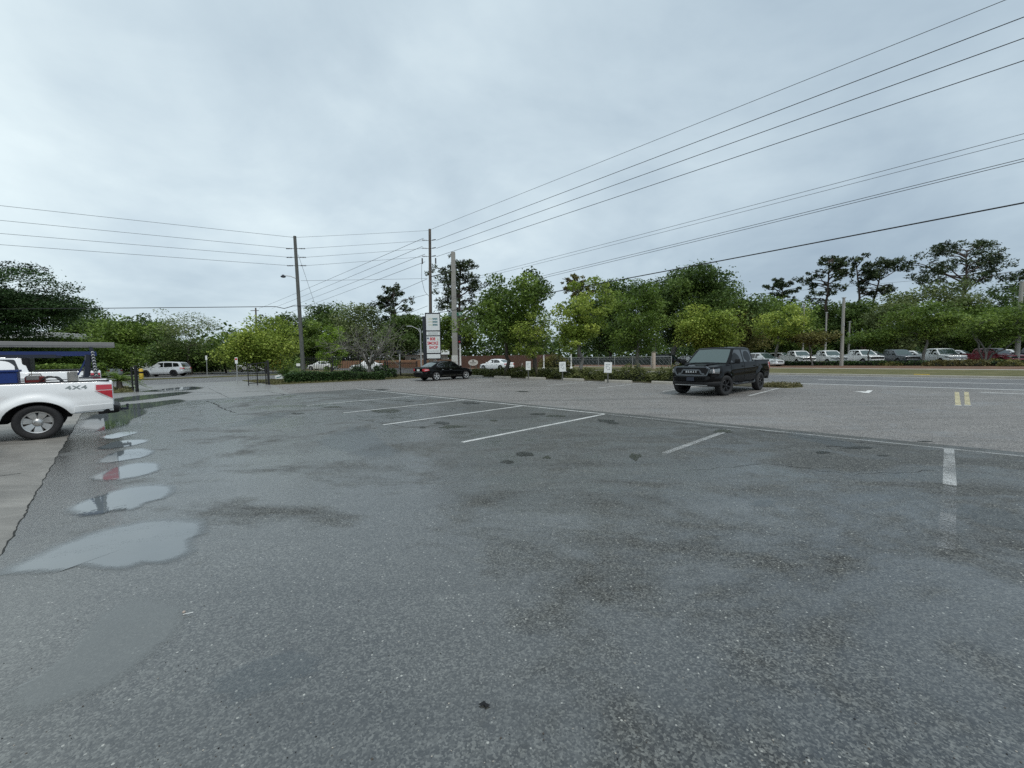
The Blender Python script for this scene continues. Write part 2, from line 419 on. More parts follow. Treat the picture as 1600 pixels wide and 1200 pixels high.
# ------------------------------------------------------------------ mesh builder
class MB:
    def __init__(self):
        self.v, self.f, self.mi = [], [], []

    def add(self, vs, fs, mi=0):
        o = len(self.v)
        self.v.extend([tuple(p) for p in vs])
        self.f.extend([tuple(i + o for i in f) for f in fs])
        self.mi.extend([mi] * len(fs))

    def box(self, c, size, mi=0, rot=None, bev=0.0):
        hx, hy, hz = size[0] / 2, size[1] / 2, size[2] / 2
        if bev <= 0:
            vs = [Vector((sx * hx, sy * hy, sz * hz)) for sz in (-1, 1) for sy in (-1, 1) for sx in (-1, 1)]
            fs = [(0, 2, 3, 1), (4, 5, 7, 6), (0, 1, 5, 4), (2, 6, 7, 3), (0, 4, 6, 2), (1, 3, 7, 5)]
        else:
            b = min(bev, hx * 0.9, hy * 0.9, hz * 0.9)
            bm = bmesh.new()
            bmesh.ops.create_cube(bm, size=1.0)
            for q in bm.verts:
                q.co = Vector((q.co.x * 2 * hx, q.co.y * 2 * hy, q.co.z * 2 * hz))
            bmesh.ops.bevel(bm, geom=bm.edges[:] + bm.verts[:], offset=b, segments=2, profile=0.6, affect='EDGES')
            bm.verts.index_update()
            vs = [q.co.copy() for q in bm.verts]
            fs = [[q.index for q in f.verts] for f in bm.faces]
            bm.free()
        if rot is not None:
            vs = [rot @ q for q in vs]
        c = Vector(c)
        self.add([q + c for q in vs], fs, mi)

    def bar(self, a, b, w, h, mi=0):
        """box-section bar from a to b"""
        a, b = Vector(a), Vector(b)
        d = (b - a)
        q = d.to_track_quat('X', 'Z').to_matrix()
        self.box((a + b) / 2, (d.length, w, h), mi, q)

    def tube(self, pts, r, n=8, mi=0, cap=True):
        pts = [Vector(p) for p in pts]
        rs = r if hasattr(r, '__len__') else [r] * len(pts)
        o = len(self.v)
        prev = None
        for i, p in enumerate(pts):
            d = pts[min(i + 1, len(pts) - 1)] - pts[max(i - 1, 0)]
            if d.length < 1e-9:
                d = Vector((0, 0, 1))
            d.normalize()
            if prev is None:
                prev = Vector((1, 0, 0)) if abs(d.x) < 0.9 else Vector((0, 1, 0))
            x = (prev - d * prev.dot(d)).normalized()
            y = d.cross(x)
            prev = x
            for k in range(n):
                a = 2 * math.pi * k / n
                self.v.append(tuple(p + (x * math.cos(a) + y * math.sin(a)) * rs[i]))
        for i in range(len(pts) - 1):
            for k in range(n):
                a, b = o + i * n + k, o + i * n + (k + 1) % n
                self.f.append((a, b, b + n, a + n))
                self.mi.append(mi)
        if cap:
            self.f.append(tuple(o + k for k in reversed(range(n))))
            self.f.append(tuple(o + (len(pts) - 1) * n + k for k in range(n)))
            self.mi.extend([mi, mi])

    def lathe(self, prof, n=32, mi=0, axis='Z', center=(0, 0, 0)):
        o = len(self.v)
        c = Vector(center)
        for (r, h) in prof:
            for k in range(n):
                a = 2 * math.pi * k / n
                if axis == 'Z':
                    p = Vector((r * math.cos(a), r * math.sin(a), h))
                else:
                    p = Vector((r * math.cos(a), h, r * math.sin(a)))
                self.v.append(tuple(p + c))
        for i in range(len(prof) - 1):
            for k in range(n):
                a, b = o + i * n + k, o + i * n + (k + 1) % n
                self.f.append((a, b, b + n, a + n))
                self.mi.append(mi)

    def prism(self, poly, z0, z1, mi=0, fn=None):
        """poly: list of (a,b); extruded along third coordinate; fn maps (a,b,h)->xyz"""
        fn = fn or (lambda a, b, h: (a, b, h))
        n = len(poly)
        vs = [fn(a, b, z0) for a, b in poly] + [fn(a, b, z1) for a, b in poly]
        fs = [tuple(reversed(range(n))), tuple(range(n, 2 * n))] + [(i, (i + 1) % n, n + (i + 1) % n, n + i) for i in range(n)]
        self.add(vs, fs, mi)

    def grid(self, fn, nu, nv, mi=0):
        vs = [fn(i / nu, j / nv) for j in range(nv + 1) for i in range(nu + 1)]
        fs = [(j * (nu + 1) + i, j * (nu + 1) + i + 1, (j + 1) * (nu + 1) + i + 1, (j + 1) * (nu + 1) + i)
              for j in range(nv) for i in range(nu)]
        self.add(vs, fs, mi)

    def build(self, name, mats, parent=None, smooth=None, fixn=True, loc=None):
        me = bpy.data.meshes.new(name)
        me.from_pydata(self.v, [], self.f)
        if not isinstance(mats, (list, tuple)):
            mats = [mats]
        for m in mats:
            me.materials.append(MT[m] if isinstance(m, str) else m)
        if len(mats) > 1:
            me.polygons.foreach_set('material_index', self.mi)
        if fixn:
            bm = bmesh.new()
            bm.from_mesh(me)
            bmesh.ops.recalc_face_normals(bm, faces=bm.faces[:])
            bm.to_mesh(me)
            bm.free()
        if smooth is not None:
            me.polygons.foreach_set('use_smooth', [True] * len(me.polygons))
            if smooth < 179:
                me.set_sharp_from_angle(angle=rad(smooth))
        me.update()
        o = bpy.data.objects.new(name, me)
        COL.objects.link(o)
        if parent is not None:
            o.parent = parent
        if loc is not None:
            o.location = loc
        return o


def thing(name, label, cat, loc=(0, 0, 0), rz=0.0, group=None):
    o = bpy.data.objects.new(name, None)
    o.empty_display_size = 0.3
    COL.objects.link(o)
    o.location = loc
    o.rotation_euler = (0, 0, rz)
    o['label'] = label
    o['category'] = cat
    if group:
        o['group'] = group
    return o


def tag(o, label, cat, group=None, kind=None):
    o['label'] = label
    o['category'] = cat
    if group:
        o['group'] = group
    if kind:
        o['kind'] = kind
    return o


def struct(o, label=None, kind='structure'):
    o['kind'] = kind
    if label:
        o['label'] = label
    return o


def text_geo(s, size=1.0, bold=0.0, spacing=1.0):
    """flat letter faces in the xy plane, centred"""
    cu = bpy.data.curves.new('lettering_curve', 'FONT')
    cu.body = s
    cu.size = size
    cu.align_x = 'CENTER'
    cu.align_y = 'CENTER'
    cu.offset = bold
    cu.space_character = spacing
    cu.resolution_u = 3
    ob = bpy.data.objects.new('lettering_tmp', cu)
    COL.objects.link(ob)
    dg = bpy.context.evaluated_depsgraph_get()
    ev = ob.evaluated_get(dg)
    me = ev.to_mesh()
    vs = [v.co.copy() for v in me.vertices]
    fs = [tuple(p.vertices) for p in me.polygons]
    ev.to_mesh_clear()
    bpy.data.objects.remove(ob)
    bpy.data.curves.remove(cu)
    return vs, fs


# ------------------------------------------------------------------ the ground
def sheet(name, pts, z, mat, label=None, kind='structure'):
    mb = MB()
    mb.add([(p.x, p.y, z) for p in pts], [tuple(range(len(pts)))])
    o = mb.build(name, mat, fixn=False)
    if o.data.polygons[0].normal.z < 0:
        o.data.flip_normals()
    return struct(o, label, kind)


def rect(s0, s1, t0, t1):
    return [ST(s0, t0), ST(s1, t0), ST(s1, t1), ST(s0, t1)]


S_EDGE, S_SEAM, S_STRIP, S_KERB = -0.55, 10.42, 22.9, 26.3
S_FAR = 36.6
sheet('terrain', [Vector((-900, -300, 0)), Vector((900, -300, 0)), Vector((900, 1200, 0)), Vector((-900, 1200, 0))], -0.10, 'dirt')
rr_ = random.Random(9)
EDGE = []
tt = 22.2
while tt > -12:
    EDGE.append(ST(float(np.interp(tt, [-12, 0, 5.5, 8, 15, 22.2], [-0.9, -0.76, -0.71, -0.68, -0.59, -0.52])) + rr_.uniform(-0.012, 0.012), tt))
    tt -= 0.22
EDGE.append(ST(-0.9, -40))
sheet('parking_lot', [ST(S_SEAM, -40), ST(S_SEAM, 22.2)] + EDGE, 0.0, 'asph_new')
sheet('parking_lane', rect(S_SEAM, S_STRIP, -40, 22.2), 0.0, 'asph_old')
sheet('driveway', rect(S_STRIP, S_KERB, -40, 8.0), 0.0, 'asph_old')
sheet('cross_drive', [ST(6.5, 22.2), ST(S_STRIP, 22.2), ST(S_STRIP, 29.6), ST(8.2, 31.2)], 0.0, 'asph_old')
sheet('concrete_drive', [ST(-14, 22.2), ST(6.5, 22.2), ST(8.2, 31.2), ST(8.2, 40), ST(1.6, 40), ST(1.2, 31.2), ST(-14, 29.0)], 0.0, 'conc_drive')
sheet('concrete_apron', [ST(-30, 22.2), ST(-30, -40)] + EDGE[::-1], 0.0, 'conc')
sheet('main_road', rect(S_KERB, S_FAR, -160, 320), 0.0, 'asph_road')
sheet('side_street', rect(-160, S_KERB, 40, 51.5), 0.0, 'asph_road')
sheet('pavement', [ST(-160, 37.4), ST(1.6, 37.4), ST(1.6, 40), ST(-160, 40)], 0.02, 'conc_drive')
sheet('far_lot', rect(-80, 20, 53, 75), -0.004, 'asph_road')
sheet('dealer_lot', rect(61, 160, -90, 60), -0.01, 'asph_old')


def slab(name, pts, z1, mat, z0=-0.12):
    """raised ground with real sides (kerb height)"""
    mb = MB()
    mb.prism([(p.x, p.y) for p in pts], z0, z1)
    return struct(mb.build(name, mat))


slab('grass_verge', [ST(-14, 29.0), ST(1.2, 31.2), ST(1.2, 37.4), ST(-60, 37.4), ST(-60, 29.0)], 0.05, 'grass')
slab('grass_corner', [ST(8.2, 31.2), ST(S_STRIP - 0.2, 29.6), ST(S_KERB - 0.2, 31), ST(S_KERB - 0.2, 37.0), ST(S_KERB - 3, 39.8), ST(8.2, 39.8)], 0.06, 'grass')
slab('planting_strip', [ST(S_STRIP, 5.6), ST(S_KERB - 0.9, 5.6), ST(S_KERB - 0.9, 29.0), ST(S_STRIP, 29.6)], 0.035, 'dirt')
slab('grass_edge', [ST(S_KERB - 0.9, 5.6), ST(S_KERB, 6.6), ST(S_KERB, 29.0), ST(S_KERB - 0.9, 29.0)], 0.06, 'grass')
slab('strip_end_grass', [ST(S_STRIP, 4.45), ST(23.9, 4.05), ST(24.9, 4.3), ST(25.3, 5.0), ST(25.3, 5.6), ST(S_STRIP, 5.6)], 0.05, 'grass')
# across the main road: kerb, verge, pavement, mulch bed
slab('kerb', rect(S_FAR, S_FAR + 0.55, -160, 37), 0.13, 'mulch' if False else 'conc_stop')
slab('far_verge', rect(S_FAR + 0.55, 49.0, -160, 40), 0.12, 'grass')
slab('far_pavement', rect(49.0, 50.6, -160, 40), 0.13, 'conc_stop')
slab('mulch_bed', rect(50.6, 62.0, -160, 42), 0.15, 'mulch')
slab('fence_verge', [ST(S_FAR, 40), ST(57, 50), ST(57, 160), ST(S_FAR, 160)], 0.08, 'mulch')
slab('far_side_verge', rect(-160, 20, 51.5, 53), 0.08, 'grass')
slab('beyond_street', rect(20, S_KERB - 0.4, 51.5, 200), 0.05, 'grass')

# painted lines
def line(name, a, b, w, mat, z=0.004, label=None):
    d = (b - a).normalized()
    n = Vector((-d.y, d.x, 0)) * (w / 2)
    return sheet(name, [a - n, b - n, b + n, a + n], z, mat, label)


# bay lines on the near side of the seam (one per bay)
line('bay_line', ST(10.02, 6.3), ST(10.02, 22.4), 0.10, 'bay_paint')
line('bay_line', ST(10.02, -12), ST(10.02, 6.2), 0.09, 'white_worn')
for t in (6.3, 9.5):
    line('bay_line', ST(4.9, t), ST(9.97, t), 0.11, 'bay_paint')
for t in (12.6, 15.8):
    line('bay_line', ST(5.2, t), ST(9.97, t), 0.10, 'bay_paint')
for t in (19.0,):
    line('bay_line', ST(5.2, t), ST(9.97, t), 0.09, 'white_worn')
line('bay_line', ST(6.6, 3.0), ST(9.62, 2.9), 0.11, 'white_worn')
line('bay_line', ST(7.3, -0.3), ST(9.97, -0.38), 0.12, 'white_worn')
line('bay_line', ST(4.9, -0.2), ST(7.2, -0.3), 0.11, 'white_ghost')
line('bay_line', ST(4.9, -3.4), ST(9.97, -3.4), 0.12, 'white_worn')
for t in (4.75, 8.25, 11.7, 15.1, 18.5, 21.9, 25.3):
    line('bay_line', ST(17.9, t), ST(22.6, t), 0.10, 'bay_paint')
# road paint
line('edge_line', ST(S_KERB + 0.35, -160), ST(S_KERB + 0.35, 31), 0.22, 'white_line')
line('edge_line', ST(S_FAR - 0.25, -160), ST(S_FAR - 0.25, 30), 0.20, 'white_line')
line('lane_line', ST(31.3, -60), ST(31.3, 4.5), 0.2, 'white_line')
line('stop_line', gp(1532, 613), gp(1640, 617.5), 0.14, 'white_line')
for x in (1493, 1508):
    a, b = gp(x + 2, 612.5), gp(x + 4, 633)
    line('centre_line', a, b, 0.12, 'yellow_line')
    line('centre_line', b + (b - a).normalized() * 0.02, b + (b - a).normalized() * 0.13, 0.15, 'white_line')
# faded arrow painted at the driveway mouth
ar = [gp(1334, 612.2), gp(1344, 612.6), gp(1349, 613.6), gp(1357, 614.2), gp(1364, 610.4), gp(1356, 610.0), gp(1352, 612), gp(1345, 611.6)]
sheet('road_arrow', ar, 0.004, 'white_line')
# concrete joints on the apron
for t in (-2, 4.0, 9.6, 15.2):
    line('apron_joint', ST(-20, t), ST(-0.95, t), 0.025, 'stain')
line('apron_joint', ST(-4.0, -20), ST(-4.0, 22), 0.02, 'stain')
line('drive_joint', ST(-8, 26.2), ST(7.0, 25.6), 0.05, 'stain')
line('drive_joint', ST(4.0, 22.3), ST(4.6, 31), 0.03, 'stain')


def crack(pts, w, seed, jit=0.05):
    """jagged crack in the surface"""
    rc = random.Random(seed)
    P = []
    for a, b in zip(pts[:-1], pts[1:]):
        n = max(3, int((b - a).length / 0.16))
        nr = Vector((-(b - a).y, (b - a).x, 0)).normalized()
        for i in range(n):
            P.append(a.lerp(b, i / n) + nr * rc.uniform(-jit, jit))
    P.append(pts[-1])
    vs, fs = [], []
    for i, p in enumerate(P):
        d = (P[min(i + 1, len(P) - 1)] - P[max(0, i - 1)]).normalized()
        nr = Vector((-d.y, d.x, 0)) * w * rc.uniform(0.3, 1.0)
        vs += [(p.x - nr.x, p.y - nr.y, 0.0035), (p.x + nr.x, p.y + nr.y, 0.0035)]
        if i:
            fs.append((2 * i - 2, 2 * i, 2 * i + 1, 2 * i - 1))
    mb = MB()
    mb.add(vs, fs)
    o = mb.build('crack', 'stain_solid', fixn=False)
    if o.data.polygons[0].normal.z < 0:
        o.data.flip_normals()
    return struct(o)


crack(EDGE[:-1], 0.009, 69, 0.006)
for i, (pl, w) in enumerate([([(176, 625), (232, 617), (300, 613), (345, 614)], 0.035), ([(382, 611), (420, 612), (446, 616.5)], 0.03), ([(320, 626), (336, 631), (352, 640), (366, 645)], 0.03),
                             ([(1290, 697), (1330, 699), (1362, 701)], 0.02), ([(980, 652), (1060, 661), (1130, 670)], 0.012), ([(1180, 672), (1290, 688), (1420, 697)], 0.012),
                             ([(470, 662), (560, 655), (640, 668), (700, 664)], 0.008), ([(1080, 735), (1200, 724), (1330, 742), (1460, 735)], 0.006)]):
    crack([gp(*p) for p in pl], w, 70 + i)


def blob(name, pts, z, mat, sub=5, jitter=0.12, seed=1, rings=(1.0, 0.82, 0.6, 0.3)):
    """irregular flat patch with a 'depth' attribute rising from rim to middle"""
    rnd = random.Random(seed)
    c = sum(pts, Vector()) / len(pts)
    out = []
    n = len(pts)
    for i in range(n):
        p0, p1, p2, p3 = pts[(i - 1) % n], pts[i], pts[(i + 1) % n], pts[(i + 2) % n]
        for k in range(sub):
            u = k / sub
            q = 0.5 * ((2 * p1) + (p2 - p0) * u + (2 * p0 - 5 * p1 + 4 * p2 - p3) * u * u + (3 * p1 - p0 - 3 * p2 + p3) * u ** 3)
            out.append(c + (q - c) * (1.0 + jitter * (rnd.random() - 0.5)))
    vs, dep = [], []
    for r in rings:
        for q in out:
            p = c + (q - c) * r
            vs.append((p.x, p.y, z))
            dep.append(min(1.0, (1.0 - r) / 0.45))
    vs.append((c.x, c.y, z))
    dep.append(1.0)
    m = len(out)
    fs = []
    for j in range(len(rings) - 1):
        for i in range(m):
            a, b = j * m + i, j * m + (i + 1) % m
            fs.append((a, b, b + m, a + m))
    j = len(rings) - 1
    for i in range(m):
        fs.append((j * m + i, j * m + (i + 1) % m, len(vs) - 1))
    mb = MB()
    mb.add(vs, fs)
    o = mb.build(name, mat, fixn=False)
    if o.data.polygons[0].normal.z < 0:
        o.data.flip_normals()
    at_ = o.data.attributes.new('depth', 'FLOAT', 'POINT')
    at_.data.foreach_set('value', dep)
    return struct(o)


def grow_poly(pts, k):
    c = sum(pts, Vector()) / len(pts)
    return [c + (p - c) * k for p in pts]


PUD = [
    ('puddle', [(-8, 896), (52, 866), (130, 836), (200, 818), (262, 810), (312, 810), (326, 818), (322, 832), (300, 846), (306, 862), (270, 878), (225, 882), (180, 892), (120, 886), (85, 896), (40, 897)]),
    ('puddle', [(100, 797), (128, 783), (150, 776), (178, 766), (220, 758), (262, 757), (274, 764), (262, 777), (230, 786), (212, 797), (172, 801), (150, 807), (118, 806)]),
    ('puddle', [(140, 746), (178, 731), (215, 723), (250, 724), (246, 737), (205, 748), (165, 752)]),
    ('puddle', [(150, 722), (175, 708), (210, 701), (243, 704), (228, 714), (200, 719), (170, 723)]),
    ('puddle', [(150, 702), (172, 692), (205, 687), (234, 688), (215, 695), (185, 700)]),
    ('puddle', [(155, 684), (172, 679), (192, 675), (218, 675), (200, 681), (175, 686)]),
    ('puddle', [(118, 668), (140, 650), (178, 642), (222, 638), (228, 646), (206, 656), (196, 666), (150, 674)]),
    ('puddle', [(176, 639), (196, 632), (240, 628), (276, 624), (290, 627), (258, 633), (222, 639)]),
    ('puddle', [(150, 630), (190, 621), (240, 616), (285, 612), (300, 614), (262, 620), (205, 627)]),
    ('puddle', [(216, 612), (262, 607), (300, 604), (318, 606), (300, 609.5), (255, 612)]),
]
for i, (nm, pl) in enumerate(PUD):
    blob(nm, grow_poly([gp(*p) for p in pl], 1.22), 0.004 + 0.0004 * i, 'puddle', seed=i + 3, jitter=0.05)
blob('puddle', [gp(*p) for p in [(300, 922), (235, 914), (175, 936), (130, 975), (95, 1020), (20, 1075), (-40, 1110), (-20, 1170), (80, 1130), (190, 1080), (270, 1020), (320, 965)]],
     0.004, 'puddle_mud', seed=21, jitter=0.08)
WET = [[(1450, 795), (1510, 785), (1600, 800), (1640, 830), (1590, 835), (1500, 812)],
       [(1185, 780), (1215, 782), (1210, 792), (1180, 794), (1165, 788)],
       [(1240, 672), (1330, 690), (1370, 700), (1330, 703), (1260, 690), (1210, 680)],
       [(560, 660), (480, 690), (560, 720), (640, 715), (610, 690)],
       [(400, 650), (470, 640), (430, 660), (330, 672)],
       [(300, 1075), (380, 1030), (480, 1010), (520, 1040), (450, 1080), (350, 1110)]]
for i, pl in enumerate(WET):
    blob('wet_patch', [gp(*p) for p in pl], 0.003 + 0.0002 * i, 'wet', seed=40 + i, jitter=0.25)
STAINS = [((603, 642), 20, 2.6), ((735, 630), 13, 1.8), ((690, 661), 12, 2.2), ((707, 667), 17, 2.2), ((820, 709), 14, 3.4), ((793, 722), 12, 2.6),
          ((855, 715), 7, 2), ((945, 658), 13, 2.6), ((957, 661), 8, 1.6), ((992, 714), 8, 5), ((596, 609), 12, 1.0), ((817, 612), 10, 0.9),
          ((1130, 674), 16, 2.4), ((1340, 700), 20, 2.0), ((1285, 707), 10, 2.2), ((770, 657), 6, 1.0), ((640, 627), 8, 0.8), ((1380, 712), 9, 1.0), ((520, 636), 14, 1.2),
          ((465, 646), 9, 1.0), ((840, 647), 12, 1.4), ((870, 650), 14, 1.5), ((660, 668), 5, 1.5), ((1445, 690), 14, 1.0)]
rs = random.Random(5)
for i, ((x, y), w, h) in enumerate(STAINS):
    pl = []
    for k in range(9):
        a = 2 * math.pi * k / 9
        r = 0.75 + 0.5 * rs.random()
        pl.append(gp(x + w * r * math.cos(a), y + h * r * math.sin(a)))
    blob('oil_stain', pl, 0.0052, 'moss' if i % 3 == 0 else 'stain', seed=60 + i, jitter=0.4)


# ------------------------------------------------------------------ vegetation
def leaf_mesh(name, P, size, mat, parent, seed, tone=None, aspect=1.8, upbias=0.5, core=None):
    """many small rhombic leaf sprays at the points P"""
    rg = np.random.default_rng(seed)
    n = len(P)
    nrm = rg.normal(size=(n, 3))
    nrm[:, 2] = np.abs(nrm[:, 2]) + upbias
    nrm /= np.linalg.norm(nrm, axis=1, keepdims=True)
    a = rg.normal(size=(n, 3))
    a -= nrm * (a * nrm).sum(1, keepdims=True)
    a /= np.linalg.norm(a, axis=1, keepdims=True)
    b = np.cross(nrm, a)
    s = (size * rg.uniform(0.55, 1.35, n))[:, None]
    V = np.empty((n, 4, 3))
    V[:, 0] = P - a * s * 0.5 * aspect / 1.5
    V[:, 1] = P + b * s * 0.5 / aspect * 1.4 - a * s * 0.06
    V[:, 2] = P + a * s * 0.5 * aspect / 1.5
    V[:, 3] = P - b * s * 0.5 / aspect * 1.4 + a * s * 0.05
    me = bpy.data.meshes.new(name)
    me.vertices.add(n * 4)
    me.vertices.foreach_set('co', V.reshape(-1))
    me.loops.add(n * 4)
    me.loops.foreach_set('vertex_index', np.arange(n * 4))
    me.polygons.add(n)
    me.polygons.foreach_set('loop_start', np.arange(n) * 4)
    if tone is None:
        tone = rg.uniform(0.2, 0.8, n)
    tn = np.clip(tone + rg.normal(0, 0.14, n), 0, 1)
    at_ = me.attributes.new('tone', 'FLOAT', 'POINT')
    at_.data.foreach_set('value', np.repeat(tn, 4).astype(np.float32))
    me.materials.append(MT[mat])
    me.update(calc_edges=True)
    o = bpy.data.objects.new(name, me)
    COL.objects.link(o)
    if parent is not None:
        o.parent = parent
    return o


def clipn(rg, m, lim):
    q = rg.normal(0, 1, (m, 3))
    L = np.linalg.norm(q, axis=1, keepdims=True)
    lim = np.where(rg.random((m, 1)) < 0.10, lim * 1.45, lim)
    return q * np.minimum(1.0, lim / L * rg.uniform(0.75, 1.0, (m, 1)))


def lobes(rg, k=5):
    ph = rg.uniform(0, 6.28, (k, 2))
    fr = rg.integers(1, 5, (k, 2))
    am = rg.uniform(0.05, 0.16, k)

    def f(az, el):
        r = 1.0
        for i in range(k):
            r = r + am[i] * np.cos(fr[i, 0] * az + ph[i, 0]) * np.cos(fr[i, 1] * el + ph[i, 1])
        return r
    return f


def tree(name, label, px, x0, x1, ytop, ycb, Y, kind='broad', leaf='lf_mid', bark='bark', group=None, seed=1,
         dens=1.0, lsize=None, trunks=1, tr=None, cat='tree'):
    rg = np.random.default_rng(seed)
    base = at(px, 560, Y)
    bx, by = base.x, Y
    H = at(0.5 * (x0 + x1), ytop, Y).z
    zb = max(0.4, at(0.5 * (x0 + x1), ycb, Y).z)
    R = (x1 - x0) / FPX * Y / 2
    cx = at(0.5 * (x0 + x1), 560, Y).x - bx
    root = thing(name, label, cat, (bx, by, 0), 0, group)
    tb = MB()
    ls = 0.84 * (lsize or min(0.42, max(0.16, Y * 0.0052)))
    tr = tr or max(0.07, 0.022 * H)
    P, T = [], []
    cz, rz_ = (zb + H) / 2, (H - zb) / 2
    nodes = []          # (pos, radius)

    def limb(a, b, ra, rb, seg=4, sag=0.08):
        a, b = np.array(a), np.array(b)
        L = np.linalg.norm(b - a)
        pts = []
        for i in range(seg + 1):
            u = i / seg
            p = a + (b - a) * u + rg.normal(0, min(0.18, 0.03 * L), 3) * math.sin(math.pi * u)
            p[2] += sag * L * math.sin(math.pi * u)
            pts.append(p)
        tb.tube(pts, list(np.linspace(ra, rb, seg + 1)), 6 if ra > 0.08 else 4)
        for i in range(1, seg + 1):
            nodes.append((pts[i], ra + (rb - ra) * i / seg))

    if kind == 'pine':
        lean = rg.normal(0, 0.02 * H, 2)
        top = np.array([cx * 0.8 + lean[0], lean[1], H * 0.97])
        forks = 2 if trunks == 2 else 1
        mains = []
        for f in range(forks):
            t2 = top + (np.array([R * 0.5 * (1 if f else -1), 0, -0.06 * H * f]) if forks == 2 else 0)
            limb((0.25 * f, 0, 0), t2, tr, 0.07, 9, 0.0)
            mains.append(list(nodes[-9:]))
        nb = int(17 * dens) + 6
        for i in range(nb):
            mn = mains[i % forks]
            u = (i + rg.random()) / nb
            z = zb + (H * 0.97 - zb) * u ** 0.9
            q = min(mn, key=lambda nd: abs(nd[0][2] - z))[0]
            q = np.array([q[0], q[1], z])
            az = rg.uniform(0, 6.28)
            az = math.atan2(math.sin(az) * 0.8, math.cos(az))
            prof = (0.55 + 0.45 * math.sin(math.pi * min(1, u * 1.15 + 0.12))) if u < 0.8 else 1.0 - (u - 0.8) * 2.6
            L = R * max(0.22, prof) * rg.uniform(0.6, 1.12)
            e = q + np.array([math.cos(az) * L, math.sin(az) * L, L * rg.uniform(0.1, 0.55)])
            limb(q, e, 0.07 + 0.010 * L, 0.045, 4, 0.06)
            for k in range(int(rg.integers(3, 7))):
                c = q + (e - q) * rg.uniform(0.5, 1.05) + rg.normal(0, 0.11 * R, 3) * np.array([1, 1, 0.75])
                sg = R * rg.uniform(0.05, 0.105)
                m = int(44 * min(2.4, sg / 0.5) ** 1.3) + 9
                P.append(c + clipn(rg, m, 1.5) * np.array([sg, sg, sg * 0.72]))
                T.append(np.full(m, rg.uniform(0.2, 0.85)))
    elif kind == 'bare':
        def grow(p, d, L, r, dep):
            n = 4
            pts = [p]
            for i in range(n):
                d = d + rg.normal(0, 0.12, 3) + np.array([0, 0, 0.03])
                d /= np.linalg.norm(d)
                pts.append(pts[-1] + d * L / n)
            tb.tube(pts, list(np.linspace(r, r * 0.55, n + 1)), 5 if r > 0.03 else 3, cap=False)
            if dep == 0:
                P.append(pts[-1][None, :] + rg.normal(0, 0.18, (3, 3)))
                T.append(np.full(3, rg.uniform(0.3, 0.8)))
                return
            for k in range(int(rg.integers(2, 4)) + (1 if dep > 2 else 0)):
                j = int(rg.integers(2, n + 1))
                dd = d + rg.normal(0, 0.62, 3) * np.array([1, 1, 0.7])
                if np.dot(dd, d) < 0:
                    dd = -dd
                dd /= np.linalg.norm(dd)
                grow(pts[j], dd, L * rg.uniform(0.62, 0.84), r * 0.55, dep - 1)
        h0 = H * 0.22
        limb((0, 0, 0), (0, 0, h0), tr, tr * 0.8, 3, 0)
        for k in range(7):
            az = 6.28 * k / 7 + rg.uniform(-0.3, 0.3)
            d = np.array([math.cos(az) * R / H * 1.5, math.sin(az) * R / H * 1.3, rg.uniform(0.35, 1.0)])
            grow(np.array([0, 0, h0 * rg.uniform(0.75, 1.0)]), d / np.linalg.norm(d), H * 0.30, tr * 0.55, 4)
    else:
        fl = lobes(rg)
        vase = kind == 'vase'
        for tno in range(trunks):
            o = np.array([0.0, 0.0, 0.0]) + (rg.normal(0, 0.22, 3) * np.array([1, 1, 0]) if trunks > 1 else 0)
            tip = np.array([cx * 0.7 + (rg.normal(0, 0.35 * R) if trunks > 1 else 0), rg.normal(0, 0.05 * R), zb + (H - zb) * (0.35 if not vase else 0.25)])
            limb(o, tip, tr, tr * 0.55, 6, 0)
        nc = int((46 if kind == 'broad' else 60) * dens ** 0.5 * max(0.7, min(1.8, R / 3.5)))
        cs = []
        while len(cs) < nc:
            u = rg.normal(size=3)
            u /= np.linalg.norm(u)
            az, el = math.atan2(u[1], u[0]), math.asin(u[2])
            rr = (rg.uniform(0.18, 1.0) ** 0.55) * fl(az, el)
            p = np.array([cx + u[0] * R * rr, u[1] * R * 0.9 * rr, cz + u[2] * rz_ * rr])
            if vase:       # narrow foot, spreading head
                k = np.clip((p[2] - zb) / (H - zb), 0, 1)
                f = 0.35 + 0.75 * k ** 0.7 if k < 0.75 else 1.0
                p[0] = cx + (p[0] - cx) * f
                p[1] *= f
            if kind == 'layer':
                p[2] = zb + (H - zb) * (round((p[2] - zb) / (H - zb) * 7) / 7 + rg.normal(0, 0.02))
            cs.append(p)
        c0 = np.array([0, 0, zb])
        cs.sort(key=lambda p: np.linalg.norm((p - c0) / np.array([R, R, rz_])))
        for p in cs:
            best, bd = None, 1e9
            for q, r in nodes:
                dd = np.linalg.norm(p - q) + max(0, q[2] - p[2]) * 1.5 + (0.4 if r < 0.03 else 0)
                if dd < bd:
                    best, bd, br = q, dd, r
            limb(best, p, max(0.022, br * 0.62), 0.016, 3, 0.10)
            sg = R * rg.uniform(0.14, 0.28) if kind != 'vase' else R * rg.uniform(0.10, 0.23)
            sg = min(sg, 1.5)
            m = int(dens * (72 if kind != 'vase' else 62) * (sg / 0.5) ** 1.3 * (0.28 / ls) ** 1.25) + 10
            flat = {'broad': 0.68, 'layer': 0.26, 'vase': 0.55}.get(kind, 0.7)
            q = p + clipn(rg, m, 1.55) * np.array([sg, sg, sg * flat])
            P.append(q)
            T.append(np.full(m, np.clip(rg.normal(0.5, 0.2), 0.05, 0.95)))
    trunk = tb.build('trunk', bark, root, smooth=60, fixn=False)
    if P:
        P = np.concatenate(P)
        T = np.concatenate(T)
        k = P[:, 2] > 0.25
        P, T = P[k], T[k]
        leaf_mesh('crown', P, ls if kind != 'bare' else 0.10, leaf, root, seed + 999, T, aspect=1.6 if kind != 'pine' else 2.4)
    return root


